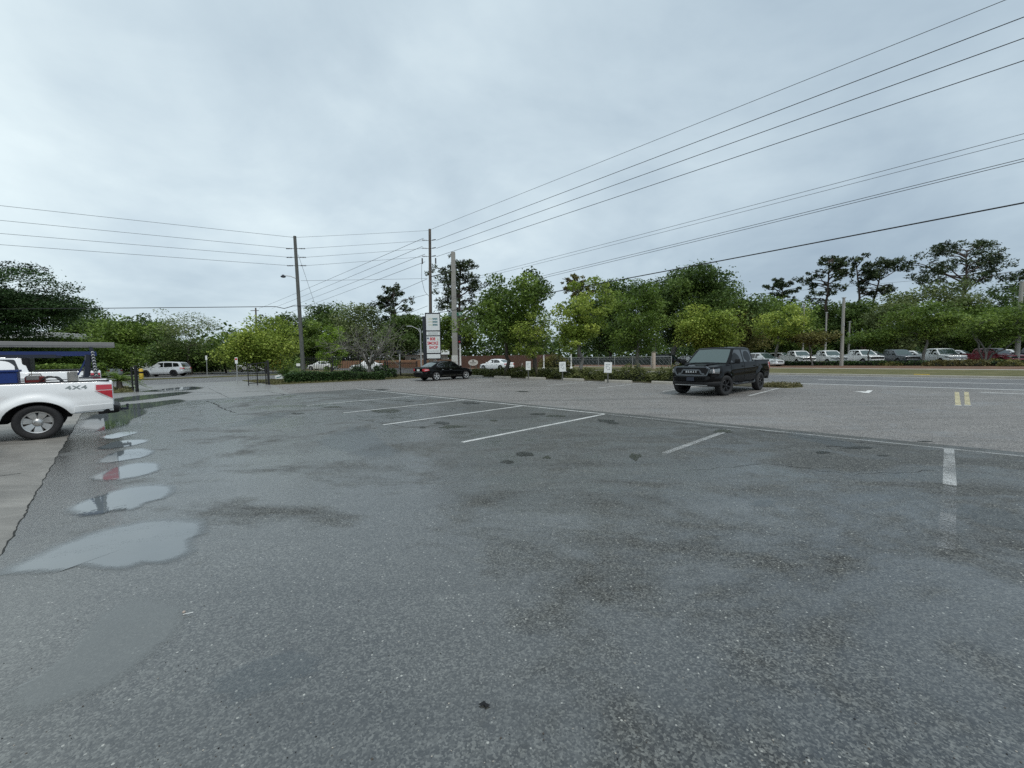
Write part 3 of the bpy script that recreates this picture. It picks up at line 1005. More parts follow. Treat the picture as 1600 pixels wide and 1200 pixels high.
def hedge(name, label, a, b, width, h, leaf, seed, group=None, n=2600, ls=0.09, cat='hedge', round_=0.0):
    a, b = Vector(a), Vector(b)
    d = b - a
    L = d.length
    rg = np.random.default_rng(seed)
    root = thing(name, label, cat, ((a.x + b.x) / 2, (a.y + b.y) / 2, 0), math.atan2(d.y, d.x), group)
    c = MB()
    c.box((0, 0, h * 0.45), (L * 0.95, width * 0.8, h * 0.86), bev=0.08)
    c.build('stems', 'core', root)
    u = rg.uniform(-0.5, 0.5, (n, 3))
    f = rg.integers(0, 6, n)
    u[f == 0, 1] = -0.5
    u[f == 1, 1] = 0.5
    u[f == 2, 2] = 0.5
    u[f == 3, 0] = -0.5
    u[f == 4, 1] = -0.5
    u[f == 5, 0] = 0.5
    u += rg.normal(0, 0.02, (n, 3))
    P = np.stack([u[:, 0] * L, u[:, 1] * width, (u[:, 2] + 0.5) * h], 1)
    P += rg.normal(0, 0.03, (n, 3))
    P[:, 2] += 0.05 * np.sin(P[:, 0] * 2.1 + seed) * (u[:, 2] > 0.3)
    P[:, 2] = np.maximum(P[:, 2], 0.03)
    leaf_mesh('foliage', P, ls, leaf, root, seed, upbias=0.3)
    return root


def mound(name, label, c, rx, ry, h, leaf, seed, group=None, n=1500, ls=0.10, rz=0.0, cat='shrub', z=0.08):
    rg = np.random.default_rng(seed)
    root = thing(name, label, cat, (c.x, c.y, z), rz, group)
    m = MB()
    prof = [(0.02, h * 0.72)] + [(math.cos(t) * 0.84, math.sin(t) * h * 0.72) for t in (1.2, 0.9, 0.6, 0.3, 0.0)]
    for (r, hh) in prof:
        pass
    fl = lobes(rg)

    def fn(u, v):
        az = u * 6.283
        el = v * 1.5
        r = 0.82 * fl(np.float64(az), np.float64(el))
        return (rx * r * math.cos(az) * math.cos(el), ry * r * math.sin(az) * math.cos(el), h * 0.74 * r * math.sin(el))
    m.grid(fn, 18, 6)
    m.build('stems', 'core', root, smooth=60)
    az = rg.uniform(0, 6.283, n)
    el = np.arcsin(rg.uniform(0, 1, n))
    r = fl(az, el) * rg.uniform(0.78, 1.08, n)
    bumps = 1 + 0.10 * np.sin(az * 7 + seed) * np.cos(el * 5)
    r = r * bumps
    P = np.stack([rx * r * np.cos(az) * np.cos(el), ry * r * np.sin(az) * np.cos(el), h * r * np.sin(el) + 0.02], 1)
    tone = 0.35 + 0.35 * np.sin(az * 3 + seed) * np.cos(el * 4 + seed) + 0.1
    leaf_mesh('foliage', P, ls, leaf, root, seed, np.clip(tone, 0, 1), upbias=0.4)
    return root


# ------------------------------------------------------------------ vehicles
def lerp(x, pts):
    return float(np.interp(x, [p[0] for p in pts], [p[1] for p in pts]))


def sstep(a, b, x):
    t = min(1.0, max(0.0, (x - a) / (b - a)))
    return t * t * (3 - 2 * t)


class Body:
    """side/plan curves of a road vehicle; x forward from the rear axle, y left, z up"""
    def __init__(s, **k):
        s.__dict__.update(k)

    def w(s, x):
        return lerp(x, s.plan)

    def zt(s, x):
        return lerp(x, s.top)

    def sill(s, x):
        return lerp(x, s.low)

    def zlow(s, x):
        z = s.sill(x)
        for xa in (0.0, s.wb):
            d = abs(x - xa)
            if d < s.ra:
                z = max(z, s.zr + math.sqrt(s.ra ** 2 - d * d) * s.asq)
        return z

    def sy(s, x, z):
        zt, zb = s.zt(x), s.sill(x)
        f = min(1.0, max(0.0, (z - zb) / max(0.05, zt - zb)))
        k = 1.0
        if f < 0.35:
            k -= s.tuck * (1 - f / 0.35) ** 1.6
        if f > 0.6:
            k -= s.tumble * ((f - 0.6) / 0.4) ** 1.8
        k -= 0.008 * math.exp(-((f - 0.5) / 0.10) ** 2)
        y = s.w(x) * k
        for xa in (0.0, s.wb):
            r = math.hypot(x - xa, (z - s.zr) / s.asq)
            y += s.flare * (1 - sstep(s.ra + 0.05, s.ra + 0.22, r)) * (0.25 + 0.75 * sstep(s.ra - 0.12, s.ra - 0.02, r))
        return y

    # greenhouse
    def gz(s, x):
        return lerp(x, s.roof)

    def gy(s, x, z):
        f = (z - s.gb) / (s.gh - s.gb)
        taper = s.gplan(x)
        return (s.gw0 + (s.gw1 - s.gw0) * min(1.05, max(0, f)) ** 1.15) * taper

    def gplan(s, x):
        xa, xc = s.roof[-1][0], s.roof[0][0]
        u = (x - xc) / (xa - xc)
        return 1.0 - 0.05 * abs(2 * u - 1) ** 3


def stations(a, b, step, extra=()):
    xs = set(np.round(np.arange(a, b, step), 4).tolist() + [round(b, 4)] + [round(e, 4) for e in extra if a < e < b])
    return sorted(xs)


def body_mesh(B, step, bed=None):
    mb = MB()
    ex = [p[0] for p in B.plan] + [p[0] for p in B.top]
    for xa in (0.0, B.wb):
        ex += [xa - B.ra, xa + B.ra, xa - B.ra * 0.98, xa + B.ra * 0.98, xa - B.ra * 0.9, xa + B.ra * 0.9]
    if bed:
        ex += [bed[0], bed[0] + 0.012, bed[1], bed[1] - 0.012]
    xs = stations(B.x0, B.x1, step, ex)
    NS = 11
    rings = []
    for x in xs:
        zb, zt, w = B.zlow(x), B.zt(x), B.w(x)
        r = B.shoulder
        ring = [(0, zb + 0.0), (max(0.1, B.sy(x, zb) - 0.28), zb), (B.sy(x, zb) - 0.02, zb)]
        zs = np.linspace(zb + 0.015, max(zb + 0.03, zt - r), NS)
        for z in zs:
            ring.append((B.sy(x, z), z))
        ys = B.sy(x, zt - r)
        for a in (25, 50, 75):
            ring.append((ys - r * (1 - math.cos(rad(a))), zt - r + r * math.sin(rad(a))))
        inbed = bed and bed[0] + 0.005 < x < bed[1] - 0.005
        if inbed:
            ring += [(ys - 0.10, zt), (ys - 0.11, bed[2]), (0, bed[2])]
        else:
            cr = B.crown(x) if B.crown else 0.02
            ring += [(ys - r - 0.05, zt + cr * 0.35), ((ys - r) * 0.5, zt + cr), (0, zt + cr * 1.15)]
        rings.append(ring)
    n = len(rings[0])
    for sgn in (1, -1):
        vs = [(x, sgn * p[0], p[1]) for x, ring in zip(xs, rings) for p in ring]
        for i in range(len(xs) - 1):
            o = len(mb.v)
            break
        fs, mi = [], []
        for i in range(len(xs) - 1):
            for k in range(n - 1):
                a = i * n + k
                f = (a, a + 1, a + n + 1, a + n)
                fs.append(f if sgn < 0 else f[::-1])
                mi.append(1 if k < 2 else 0)
        base = len(mb.v)
        mb.v += vs
        mb.f += [tuple(q + base for q in f) for f in fs]
        mb.mi += mi
        # end caps
        for idx, flip in ((0, sgn > 0), (len(xs) - 1, sgn < 0)):
            poly = [base + idx * n + k for k in range(n)]
            mb.f.append(tuple(poly if not flip else poly[::-1]))
            mb.mi.append(0)
    return mb


def weld(o):
    bm = bmesh.new()
    bm.from_mesh(o.data)
    bmesh.ops.remove_doubles(bm, verts=bm.verts[:], dist=0.0008)
    bmesh.ops.recalc_face_normals(bm, faces=bm.faces[:])
    bm.to_mesh(o.data)
    bm.free()
    return o


def cab_mesh(B, step):
    mb = MB()
    xs = stations(B.roof[0][0], B.roof[-1][0], step, [p[0] for p in B.roof])
    rings = []
    for x in xs:
        zt = max(B.gz(x), B.gb - 0.05)
        r = 0.07
        base = B.gb - 0.10
        ring = []
        for z in np.linspace(base, max(base + 0.01, zt - r), 6):
            ring.append((B.gy(x, z), z))
        y = ring[-1][0]
        for a in (30, 60, 85):
            ring.append((y - r * 1.3 * (1 - math.cos(rad(a))), max(base, zt - r) + r * math.sin(rad(a))))
        ring += [(y * 0.55, zt + 0.015), (0, zt + 0.02)]
        rings.append(ring)
    n = len(rings[0])
    for sgn in (1, -1):
        base = len(mb.v)
        mb.v += [(x, sgn * p[0], p[1]) for x, ring in zip(xs, rings) for p in ring]
        for i in range(len(xs) - 1):
            for k in range(n - 1):
                a = base + i * n + k
                mb.f.append((a, a + 1, a + n + 1, a + n))
                mb.mi.append(0)
        for idx in (0, len(xs) - 1):
            mb.f.append(tuple(base + idx * n + k for k in range(n)))
            mb.mi.append(0)
    return mb


def side_patch(B, corners, off, sides=(1, -1), nu=10, nv=6, mi=0, mb=None, depth=0.02):
    """panel lying on the body side; corners = 4 (x,z) counter-clockwise"""
    mb = mb or MB()
    (a, b, c, d) = corners
    for sg in sides:
        def fn(u, v, dd=0.0):
            x = (a[0] * (1 - u) + b[0] * u) * (1 - v) + (d[0] * (1 - u) + c[0] * u) * v
            z = (a[1] * (1 - u) + b[1] * u) * (1 - v) + (d[1] * (1 - u) + c[1] * u) * v
            return (x, sg * (B.sy(x, z) + off - dd), z)
        mb.grid(fn, nu, nv, mi)
        # rim going inwards
        loop = [(i / nu, 0) for i in range(nu)] + [(1, j / nv) for j in range(nv)] + [(1 - i / nu, 1) for i in range(nu)] + [(0, 1 - j / nv) for j in range(nv)]
        vs = [fn(*p) for p in loop] + [fn(p[0], p[1], depth) for p in loop]
        m = len(loop)
        mb.add(vs, [(i, (i + 1) % m, m + (i + 1) % m, m + i) for i in range(m)], mi)
    return mb


def glass_side(B, poly, off, sides=(1, -1), mb=None, mi=0):
    """window pane on the greenhouse side; poly = (x,z) outline"""
    mb = mb or MB()
    pts = []
    m = len(poly)
    for i in range(m):
        a, b = poly[i], poly[(i + 1) % m]
        p = poly[i - 1]
        # small rounded corner
        la = math.hypot(a[0] - p[0], a[1] - p[1])
        lb = math.hypot(b[0] - a[0], b[1] - a[1])
        q = min(0.05, la * 0.3, lb * 0.3)
        p1 = (a[0] + (p[0] - a[0]) * q / la, a[1] + (p[1] - a[1]) * q / la)
        p2 = (a[0] + (b[0] - a[0]) * q / lb, a[1] + (b[1] - a[1]) * q / lb)
        mid = ((p1[0] + p2[0] + 2 * a[0]) / 4, (p1[1] + p2[1] + 2 * a[1]) / 4)
        pts += [p1, mid, p2]
    for sg in sides:
        vs = [(x, sg * (B.gy(x, z) + off), z) for x, z in pts] + [(x, sg * (B.gy(x, z) + off - 0.015), z) for x, z in pts]
        n = len(pts)
        mb.add(vs, [tuple(range(n)), tuple(reversed(range(n, 2 * n)))] + [(i, (i + 1) % n, n + (i + 1) % n, n + i) for i in range(n)], mi)
    return mb


def glass_slope(B, xlo, xhi, inset, off, mi=0):
    """windshield or rear window on the sloping end of the greenhouse (x from foot to head)"""
    mb = MB()

    def fn(u, v):
        x = xlo + (xhi - xlo) * v
        z = B.gz(x)
        y = (B.gy(x, z) - inset) * (2 * u - 1)
        dx = 1e-3
        sl = (B.gz(x + dx) - B.gz(x - dx)) / (2 * dx)
        nn = Vector((-sl, 0, 1)).normalized()
        bow = 0.035 * (1 - (2 * u - 1) ** 2) * (1 if nn.x > 0 else -1) * 0
        return (x + nn.x * off + bow, y, z + 0.02 * (1 - abs(2 * u - 1)) + nn.z * off)
    mb.grid(fn, 10, 8, mi)
    return mb


def wheel(parent, x, y, r, width, style='spoke5', rim='alloy', steer=0.0, n=28, rr=0.62):
    sg = 1 if y > 0 else -1
    w = bpy.data.objects.new('wheel', None)
    COL.objects.link(w)
    w.parent = parent
    w.location = (x, y, r)
    w.rotation_euler = (0, 0, steer)
    h = width / 2
    t = MB()
    q = rr * r
    t.lathe([(q, -h * 0.8), (q * 1.08, -h), (r * 0.90, -h), (r * 0.975, -h * 0.86), (r, -h * 0.6), (r, h * 0.6), (r * 0.975, h * 0.86), (r * 0.93, h * 0.99),
             (r * 0.86, h * 1.03), (q * 1.10, h), (q, h * 0.8)], n, axis='Y')
    t.build('tyre', 'tyre', w, smooth=50)
    m = MB()
    o = sg * h
    # barrel and lip
    m.lathe([(q * 1.04, o * 0.86), (q * 1.0, o * 0.97), (q * 0.93, o * 0.93), (q * 0.90, o * 0.4), (q * 0.9, -o * 0.6)], n, 0, 'Y')
    m.lathe([(0.001, o * 0.25), (q * 0.92, o * 0.2)], n, 1, 'Y')
    hub = q * (0.36 if style == 'steel' else 0.2)
    m.lathe([(0.001, o * 0.99), (hub * 0.55, o * 0.98), (hub * 0.8, o * 0.90), (hub, o * 0.70), (hub * 1.05, o * 0.3)], 20, 0, 'Y')
    ns = {'steel': 7, 'spoke5': 5, 'spoke6': 6}[style]
    for k in range(ns):
        a = 2 * math.pi * (k + 0.25) / ns
        ca, sa = math.cos(a), math.sin(a)
        if style == 'steel':
            wi, wo, yi, yo = hub * 0.50, q * 0.37, o * 0.62, o * 0.82
        else:
            wi, wo, yi, yo = hub * 0.5, q * 0.155, o * 0.78, o * 0.86
        vs = []
        for (rr_, ww, yy) in ((hub * 0.85, wi, yi), (q * 0.6, (wi + wo) / 2, (yi + yo) / 2 + o * 0.04), (q * 0.96, wo, yo)):
            for (s, dy) in ((-1, -o * 0.2), (-0.8, 0), (0.8, 0), (1, -o * 0.2)):
                vs.append((ca * rr_ - sa * ww * s, yy + dy, sa * rr_ + ca * ww * s))
        fs = []
        for i in range(2):
            for j in range(3):
                fs.append((i * 4 + j, i * 4 + j + 1, i * 4 + 5 + j, i * 4 + 4 + j))
        m.add(vs, fs, 0)
    m.build('rim', [rim, 'trim'], w, smooth=40)
    return w


def end_bar(B, xe, dr, halfw, z0, z1, depth, protr, corner=0.25, mb=None, mi=0):
    """bumper: rounded-plan bar across an end. dr=+1 front, -1 rear"""
    mb = mb or MB()
    out = []
    N = 14
    for i in range(N + 1):
        u = -1 + 2 * i / N
        y = halfw * u
        k = max(0.0, (abs(u) - (1 - corner)) / corner)
        out.append((xe + dr * (protr - depth * 0.75 * k ** 2 - 0.04 * u * u), y))
    inner = [(xe - dr * depth, y * 0.985) for (x, y) in reversed(out)]
    poly = out + inner
    e = min(0.035, (z1 - z0) * 0.25)
    lay = [(z0, 0.03), (z0 + e, 0.0), (z1 - e, 0.0), (z1, 0.03)]
    vs = []
    for z, ins in lay:
        for j, (x, y) in enumerate(poly):
            if j < len(out):
                vs.append((x - dr * ins, y * (1 - ins * 0.4), z))
            else:
                vs.append((x, y, z))
    m = len(poly)
    fs = [tuple(reversed(range(m))), tuple(range(3 * m, 4 * m))]
    for l in range(3):
        for i in range(m):
            fs.append((l * m + i, l * m + (i + 1) % m, (l + 1) * m + (i + 1) % m, (l + 1) * m + i))
    mb.add(vs, fs, mi)
    return mb


def mirror(B, x, z, root, mat, big=1.0):
    for sg in (1, -1):
        m = MB()
        y = sg * (B.sy(x, B.zt(x) - 0.05) + 0.02)
        m.tube([(x, y - sg * 0.08, z - 0.06), (x, y + sg * 0.08, z)], 0.025, 6)
        m.box((x, y + sg * 0.15, z + 0.06), (0.09, 0.20 * big, 0.19 * big), bev=0.035)
        m.build('mirror', mat, root, smooth=50)


def place(root, c, heading):
    """centre the vehicle on ground point c with heading vector"""
    root.location = (c.x, c.y, 0)
    root.rotation_euler = (0, 0, math.atan2(heading.y, heading.x))


def pickup(label, pmat, detail=1, front='bar', rim='alloy', rimstyle='spoke6', bed_open=True, group=None, roofmat=None, grille='trim',
           cab='crew', tailparts=True, wb=3.57, hood_scoop=False, bumper='body', steer=0.0, wr=0.405, flare=0.03, xoff=None, sz=1.0, hoodmat=None, ragap=None, zs=1.0):
    root = thing('pickup_truck', label, 'pickup truck', group=group)
    step = 0.045 if detail else 0.12
    xf = wb + 0.93
    ca = wb - 0.42            # windshield foot
    cc = 0.62 if cab == 'crew' else 1.55 if cab == 'extended' else 2.0
    B = Body(x0=-1.20, x1=xf, wb=wb, ra=wr + (0.095 if ragap is None else ragap), zr=wr, asq=1.0, tuck=0.05, tumble=0.035, flare=flare, shoulder=0.05,
             plan=[(-1.20, 0.94), (-1.0, 0.97), (0.3, 0.985), (wb - 0.6, 0.985), (xf - 0.55, 0.965), (xf - 0.25, 0.92), (xf - 0.08, 0.84), (xf, 0.76)],
             top=[(-1.20, 1.365), (cc - 0.1, 1.365), (cc + 0.2, 1.33), (ca - 0.35, 1.27), (ca, 1.255), (xf - 0.5, 1.20), (xf - 0.15, 1.15), (xf - 0.04, 1.11), (xf, 1.05)],
             low=[(-1.20, 0.56), (-0.55, 0.56), (0.6, 0.50), (wb - 0.5, 0.48), (wb + 0.5, 0.55), (xf, 0.60)],
             roof=[(cc, 1.22), (cc + 0.03, 1.40), (cc + 0.12, 1.80), (cc + 0.24, 1.915), (cc + 0.6, 1.945), (ca - 1.1, 1.945), (ca - 0.78, 1.905), (ca - 0.70, 1.87), (ca + 0.12, 1.23)],
             gb=1.27, gh=1.945, gw0=0.93, gw1=0.735, crown=lambda x: 0.03 if x > ca else 0.0)
    bed = (-1.13, cc - 0.07, 0.96) if bed_open else None
    b = weld(body_mesh(B, step, bed).build('body', [pmat, 'under'], root, smooth=32, fixn=False))
    c = weld(cab_mesh(B, 0.05).build('cab', roofmat or pmat, root, smooth=35, fixn=False))
    glass_slope(B, ca + 0.04, ca - 0.66, 0.115, 0.008).build('windshield', 'glass_clear', root, smooth=60)
    glass_slope(B, cc + 0.035, cc + 0.115, 0.12, 0.008).build('rear_window', 'glass', root, smooth=60)
    ws = []
    xm = (cc + ca) / 2 - 0.02
    ztop = 1.83
    fr = [(ca - 0.10, 1.315), (ca - 0.64, ztop), (xm + 0.06, ztop), (xm + 0.06, 1.315)]
    re = [(xm - 0.06, 1.315), (xm - 0.06, ztop), (cc + 0.34, ztop - 0.01), (cc + 0.22, 1.335)]
    if cab == 'regular':
        fr[2:] = [(cc + 0.3, ztop), (cc + 0.2, 1.315)]
        re = None
    for poly in (fr, re):
        if poly:
            for sg in (1, -1):
                g = MB()
                glass_side(B, poly, 0.006, (sg,), g)
                ws.append(g.build('side_window', 'glass', root))
    # doors
    drs = [((xm + 0.02, 0.56), (ca + 0.02, 0.56), (ca + 0.02, 1.24), (xm + 0.02, 1.285))]
    if cab != 'regular':
        drs.append(((cc + 0.12 if cab != 'crew' else 0.50, 0.62 if cab == 'crew' else 0.56), (xm - 0.0, 0.56), (xm - 0.0, 1.285), (cc + 0.12, 1.31)))
    if cab == 'crew':
        drs[1] = ((0.62, 0.56), (xm, 0.56), (xm, 1.285), (0.62, 1.31))
    for dr_ in drs:
        for sg in (1, -1):
            m = MB()
            k = [(dr_[0][0] - 0.012, dr_[0][1] - 0.01), (dr_[1][0] + 0.0, dr_[1][1] - 0.01), (dr_[2][0], dr_[2][1] + 0.005), (dr_[3][0] - 0.012, dr_[3][1] + 0.005)]
            side_patch(B, k, 0.002, (sg,), 12, 6, 1, m, 0.01)
            q = [(dr_[0][0] + 0.006, dr_[0][1]), (dr_[1][0] - 0.012, dr_[1][1]), (dr_[2][0] - 0.012, dr_[2][1]), (dr_[3][0] + 0.006, dr_[3][1])]
            side_patch(B, q, 0.007, (sg,), 16 if detail else 6, 10 if detail else 4, 0, m, 0.006)
            d = m.build('door', [pmat, 'trim'], root, smooth=40)
            if detail:
                h = MB()
                x, z = dr_[3][0] + 0.13, 1.14
                h.box((x, sg * (B.sy(x, z) + 0.03), z), (0.18, 0.03, 0.035), bev=0.01)
                h.build('handle', pmat, d, smooth=50)
    # cab/bed gap
    m = MB()
    for sg in (1, -1):
        m = MB()
        side_patch(B, ((cc - 0.055, 0.62), (cc - 0.035, 0.62), (cc - 0.035, 1.36), (cc - 0.055, 1.36)), 0.002, (sg,), 1, 8, 0, m, 0.01)
        m.build('bed_gap', 'trim', root)
    # bed rail cap and tailgate
    m = MB()
    for sg in (1, -1):
        m.box(((-1.16 + cc - 0.1) / 2, sg * (B.sy(0, 1.33) - 0.055), 1.372), (cc - 0.1 + 1.16, 0.10, 0.02), bev=0.008)
    m.build('bed_rail', 'trim', root)
    m = MB()
    m.box((-1.205, 0, 1.02), (0.03, 1.50, 0.62), bev=0.012)
    m.build('tailgate', pmat, root)
    # tail lamps
    for sg in (1, -1):
        m = MB()
        side_patch(B, ((-1.195, 0.92), (-1.05, 1.01), (-0.905, 1.12), (-1.195, 1.12)) if False else ((-1.197, 0.90), (-1.03, 1.03), (-0.93, 1.115), (-1.197, 1.115)), 0.016, (sg,), 8, 4, 0, m)
        side_patch(B, ((-1.197, 1.135), (-0.93, 1.135), (-0.935, 1.262), (-1.197, 1.262)), 0.016, (sg,), 8, 4, 0, m)
        side_patch(B, ((-1.198, 0.875), (-1.02, 1.005), (-0.905, 1.11), (-1.198, 1.11)), 0.010, (sg,), 8, 4, 1, m)
        side_patch(B, ((-1.198, 1.11), (-0.905, 1.11), (-0.915, 1.284), (-1.198, 1.284)), 0.010, (sg,), 8, 4, 1, m)
        m.build('tail_light', ['red_lens', 'white_lens'], root, smooth=40)
    # rear bumper
    m = end_bar(B, -1.20, -1, 0.93, 0.50, 0.70, 0.26, 0.14, 0.2)
    m.build('rear_bumper', 'trim' if bumper == 'trim' else 'chrome' if bumper == 'chrome' else 'trim', root, smooth=40)
    # front end
    fb = MB()
    end_bar(B, xf - 0.02, 1, 0.99, 0.60, 0.80, 0.50, 0.10, 0.42, fb, 0)
    end_bar(B, xf - 0.02, 1, 0.97, 0.40, 0.60, 0.45, 0.08, 0.42, fb, 1)
    fb.build('front_bumper', ['chrome' if bumper == 'chrome' else pmat, 'trim' if front != 'white' else pmat], root, smooth=40)
    g = MB()
    fx = xf + 0.02
    F = lambda a, b_, h: (fx + h, a, b_)
    if front == 'ram':
        g.prism([(-0.64, 0.87), (0.64, 0.87), (0.70, 1.06), (0.55, 1.135), (-0.55, 1.135), (-0.70, 1.06)], -0.12, 0.0, 0, F)
        # raised surround
        rim_o = [(-0.60, 0.83), (0.60, 0.83), (0.72, 1.07), (0.57, 1.155), (-0.57, 1.155), (-0.72, 1.07)]
        for i in range(6):
            a, b_ = rim_o[i], rim_o[(i + 1) % 6]
            g.bar((fx + 0.005, a[0], a[1]), (fx + 0.005, b_[0], b_[1]), 0.05, 0.05, 1)
        ub = [(-0.52, 0.885), (-0.40, 0.905), (-0.33, 1.04), (0.33, 1.04), (0.40, 0.905), (0.52, 0.885)]
        for i in range(5):
            g.bar((fx + 0.02, *ub[i]), (fx + 0.02, *ub[i + 1]), 0.04, 0.055, 1)
        g.build('grille', ['trim', 'grey_paint'], root, smooth=30)
        vs, fs = text_geo('BEAST', 0.125, 0.003, 1.35)
        t = MB()
        t.add([(fx + 0.03, v.x * 1.05, 0.965 + v.y * 0.85) for v in vs], fs)
        t.build('grille_lettering', 'alloy', root, fixn=False)
        p = MB()
        p.box((xf + 0.115, 0.0, 0.68), (0.02, 0.31, 0.15), bev=0.005)
        p.build('number_plate', 'dark_steel', root)
        p = MB()
        p.box((xf + 0.075, 0, 0.44), (0.03, 1.3, 0.022), bev=0.008)
        p.build('bumper_trim', 'galv', root)
        hl = ((xf - 0.33, 0.90), (xf - 0.02, 0.91), (xf - 0.02, 1.075), (xf - 0.36, 1.095))
    else:
        if front == 'wide':
            g.prism([(-0.62, 0.74), (0.62, 0.74), (0.70, 0.90), (0.66, 1.06), (-0.66, 1.06), (-0.70, 0.90)], -0.12, 0.02, 0, F)
        else:
            g.prism([(-0.70, 0.80), (0.70, 0.80), (0.74, 1.0), (-0.74, 1.0)], -0.12, 0.02, 0, F)
            g.box((fx + 0.02, 0, 0.91), (0.05, 1.45, 0.05), 1, bev=0.01)
            g.box((fx + 0.03, 0, 1.0), (0.03, 0.30, 0.07), 1, bev=0.02)
        g.build('grille', ['trim', grille], root, smooth=30)
        hl = ((xf - 0.30, 0.96), (xf - 0.02, 0.92), (xf - 0.02, 1.05), (xf - 0.34, 1.06))
    for sg in (1, -1):
        m = MB()
        side_patch(B, hl, 0.012, (sg,), 8, 4, 0, m)
        # the part of the lamp facing forward
        m.box((xf + 0.0, sg * 0.715, (hl[1][1] + hl[2][1]) / 2), (0.05, 0.11, hl[2][1] - hl[1][1] - 0.01), 0, bev=0.015)
        if front == 'ram':
            for zz, yy in ((0.955, 0.80), (1.02, 0.86)):
                m.lathe([(0.001, 0.02), (0.03, 0.03), (0.045, 0.0)], 10, 1, 'Y', (xf - 0.08, sg * (B.sy(xf - 0.08, zz) - 0.01) if True else 0, zz))
        m.build('headlight', ['lamp_lens', 'white_lens'], root, smooth=40)
    if hood_scoop:
        m = MB()
        m.box((wb + 0.35, 0, 1.255), (0.5, 0.55, 0.07), bev=0.03)
        m.build('hood_scoop', 'trim', root, smooth=40)
    else:
        m = MB()
        for sg in (1, -1):
            m.tube([(ca + 0.05, sg * 0.52, 1.275), (wb + 0.55, sg * 0.42, 1.235), (xf - 0.2, sg * 0.4, 1.185)], [0.03, 0.04, 0.02], 8)
        m.build('hood_crease', pmat, root, smooth=60)
    mirror(B, ca - 0.16, 1.30, root, pmat if detail and front != 'ram' else 'trim')
    m = MB()
    for sg in (1, -1):
        m.tube([(ca + 0.1, sg * 0.1, 1.27), (ca + 0.02, sg * 0.55, 1.31)], 0.012, 5)
    m.build('wiper', 'trim', root)
    if front == 'ram':
        for sg in (1, -1):
            m = MB()
            m.tube([(0.65, sg * 0.93, 0.50), (0.8, sg * 0.98, 0.43), (2.8, sg * 0.98, 0.43), (2.98, sg * 0.93, 0.50)], 0.05, 8)
            m.box((1.25, sg * 0.99, 0.475), (0.45, 0.10, 0.012))
            m.box((2.35, sg * 0.99, 0.475), (0.45, 0.10, 0.012))
            m.build('running_board', 'darkrim', root, smooth=50)
    m = MB()
    m.box((wb / 2, 0, 0.52), (wb - 0.9, 1.2, 0.25))
    m.tube([(0, -0.8, wr), (0, 0.8, wr)], 0.09, 8)
    for xx in (0, wb):
        m.box((xx, 0, wr + 0.30), (1.0, 1.36, 0.42))
    m.tube([(wb, -0.8, wr), (wb, 0.8, wr)], 0.08, 8)
    m.build('chassis', 'under', root)
    for x in (0, wb):
        for sg in (1, -1):
            wheel(root, x, sg * 0.855, wr, 0.27, rimstyle, rim, steer if x > 0 else 0.0, 32 if detail else 20)
    for ch in root.children:
        ch.location.x -= wb / 2
        if not ch.name.startswith('wheel'):
            ch.scale.z = zs
    root.scale = (sz, sz, sz)
    return root, B


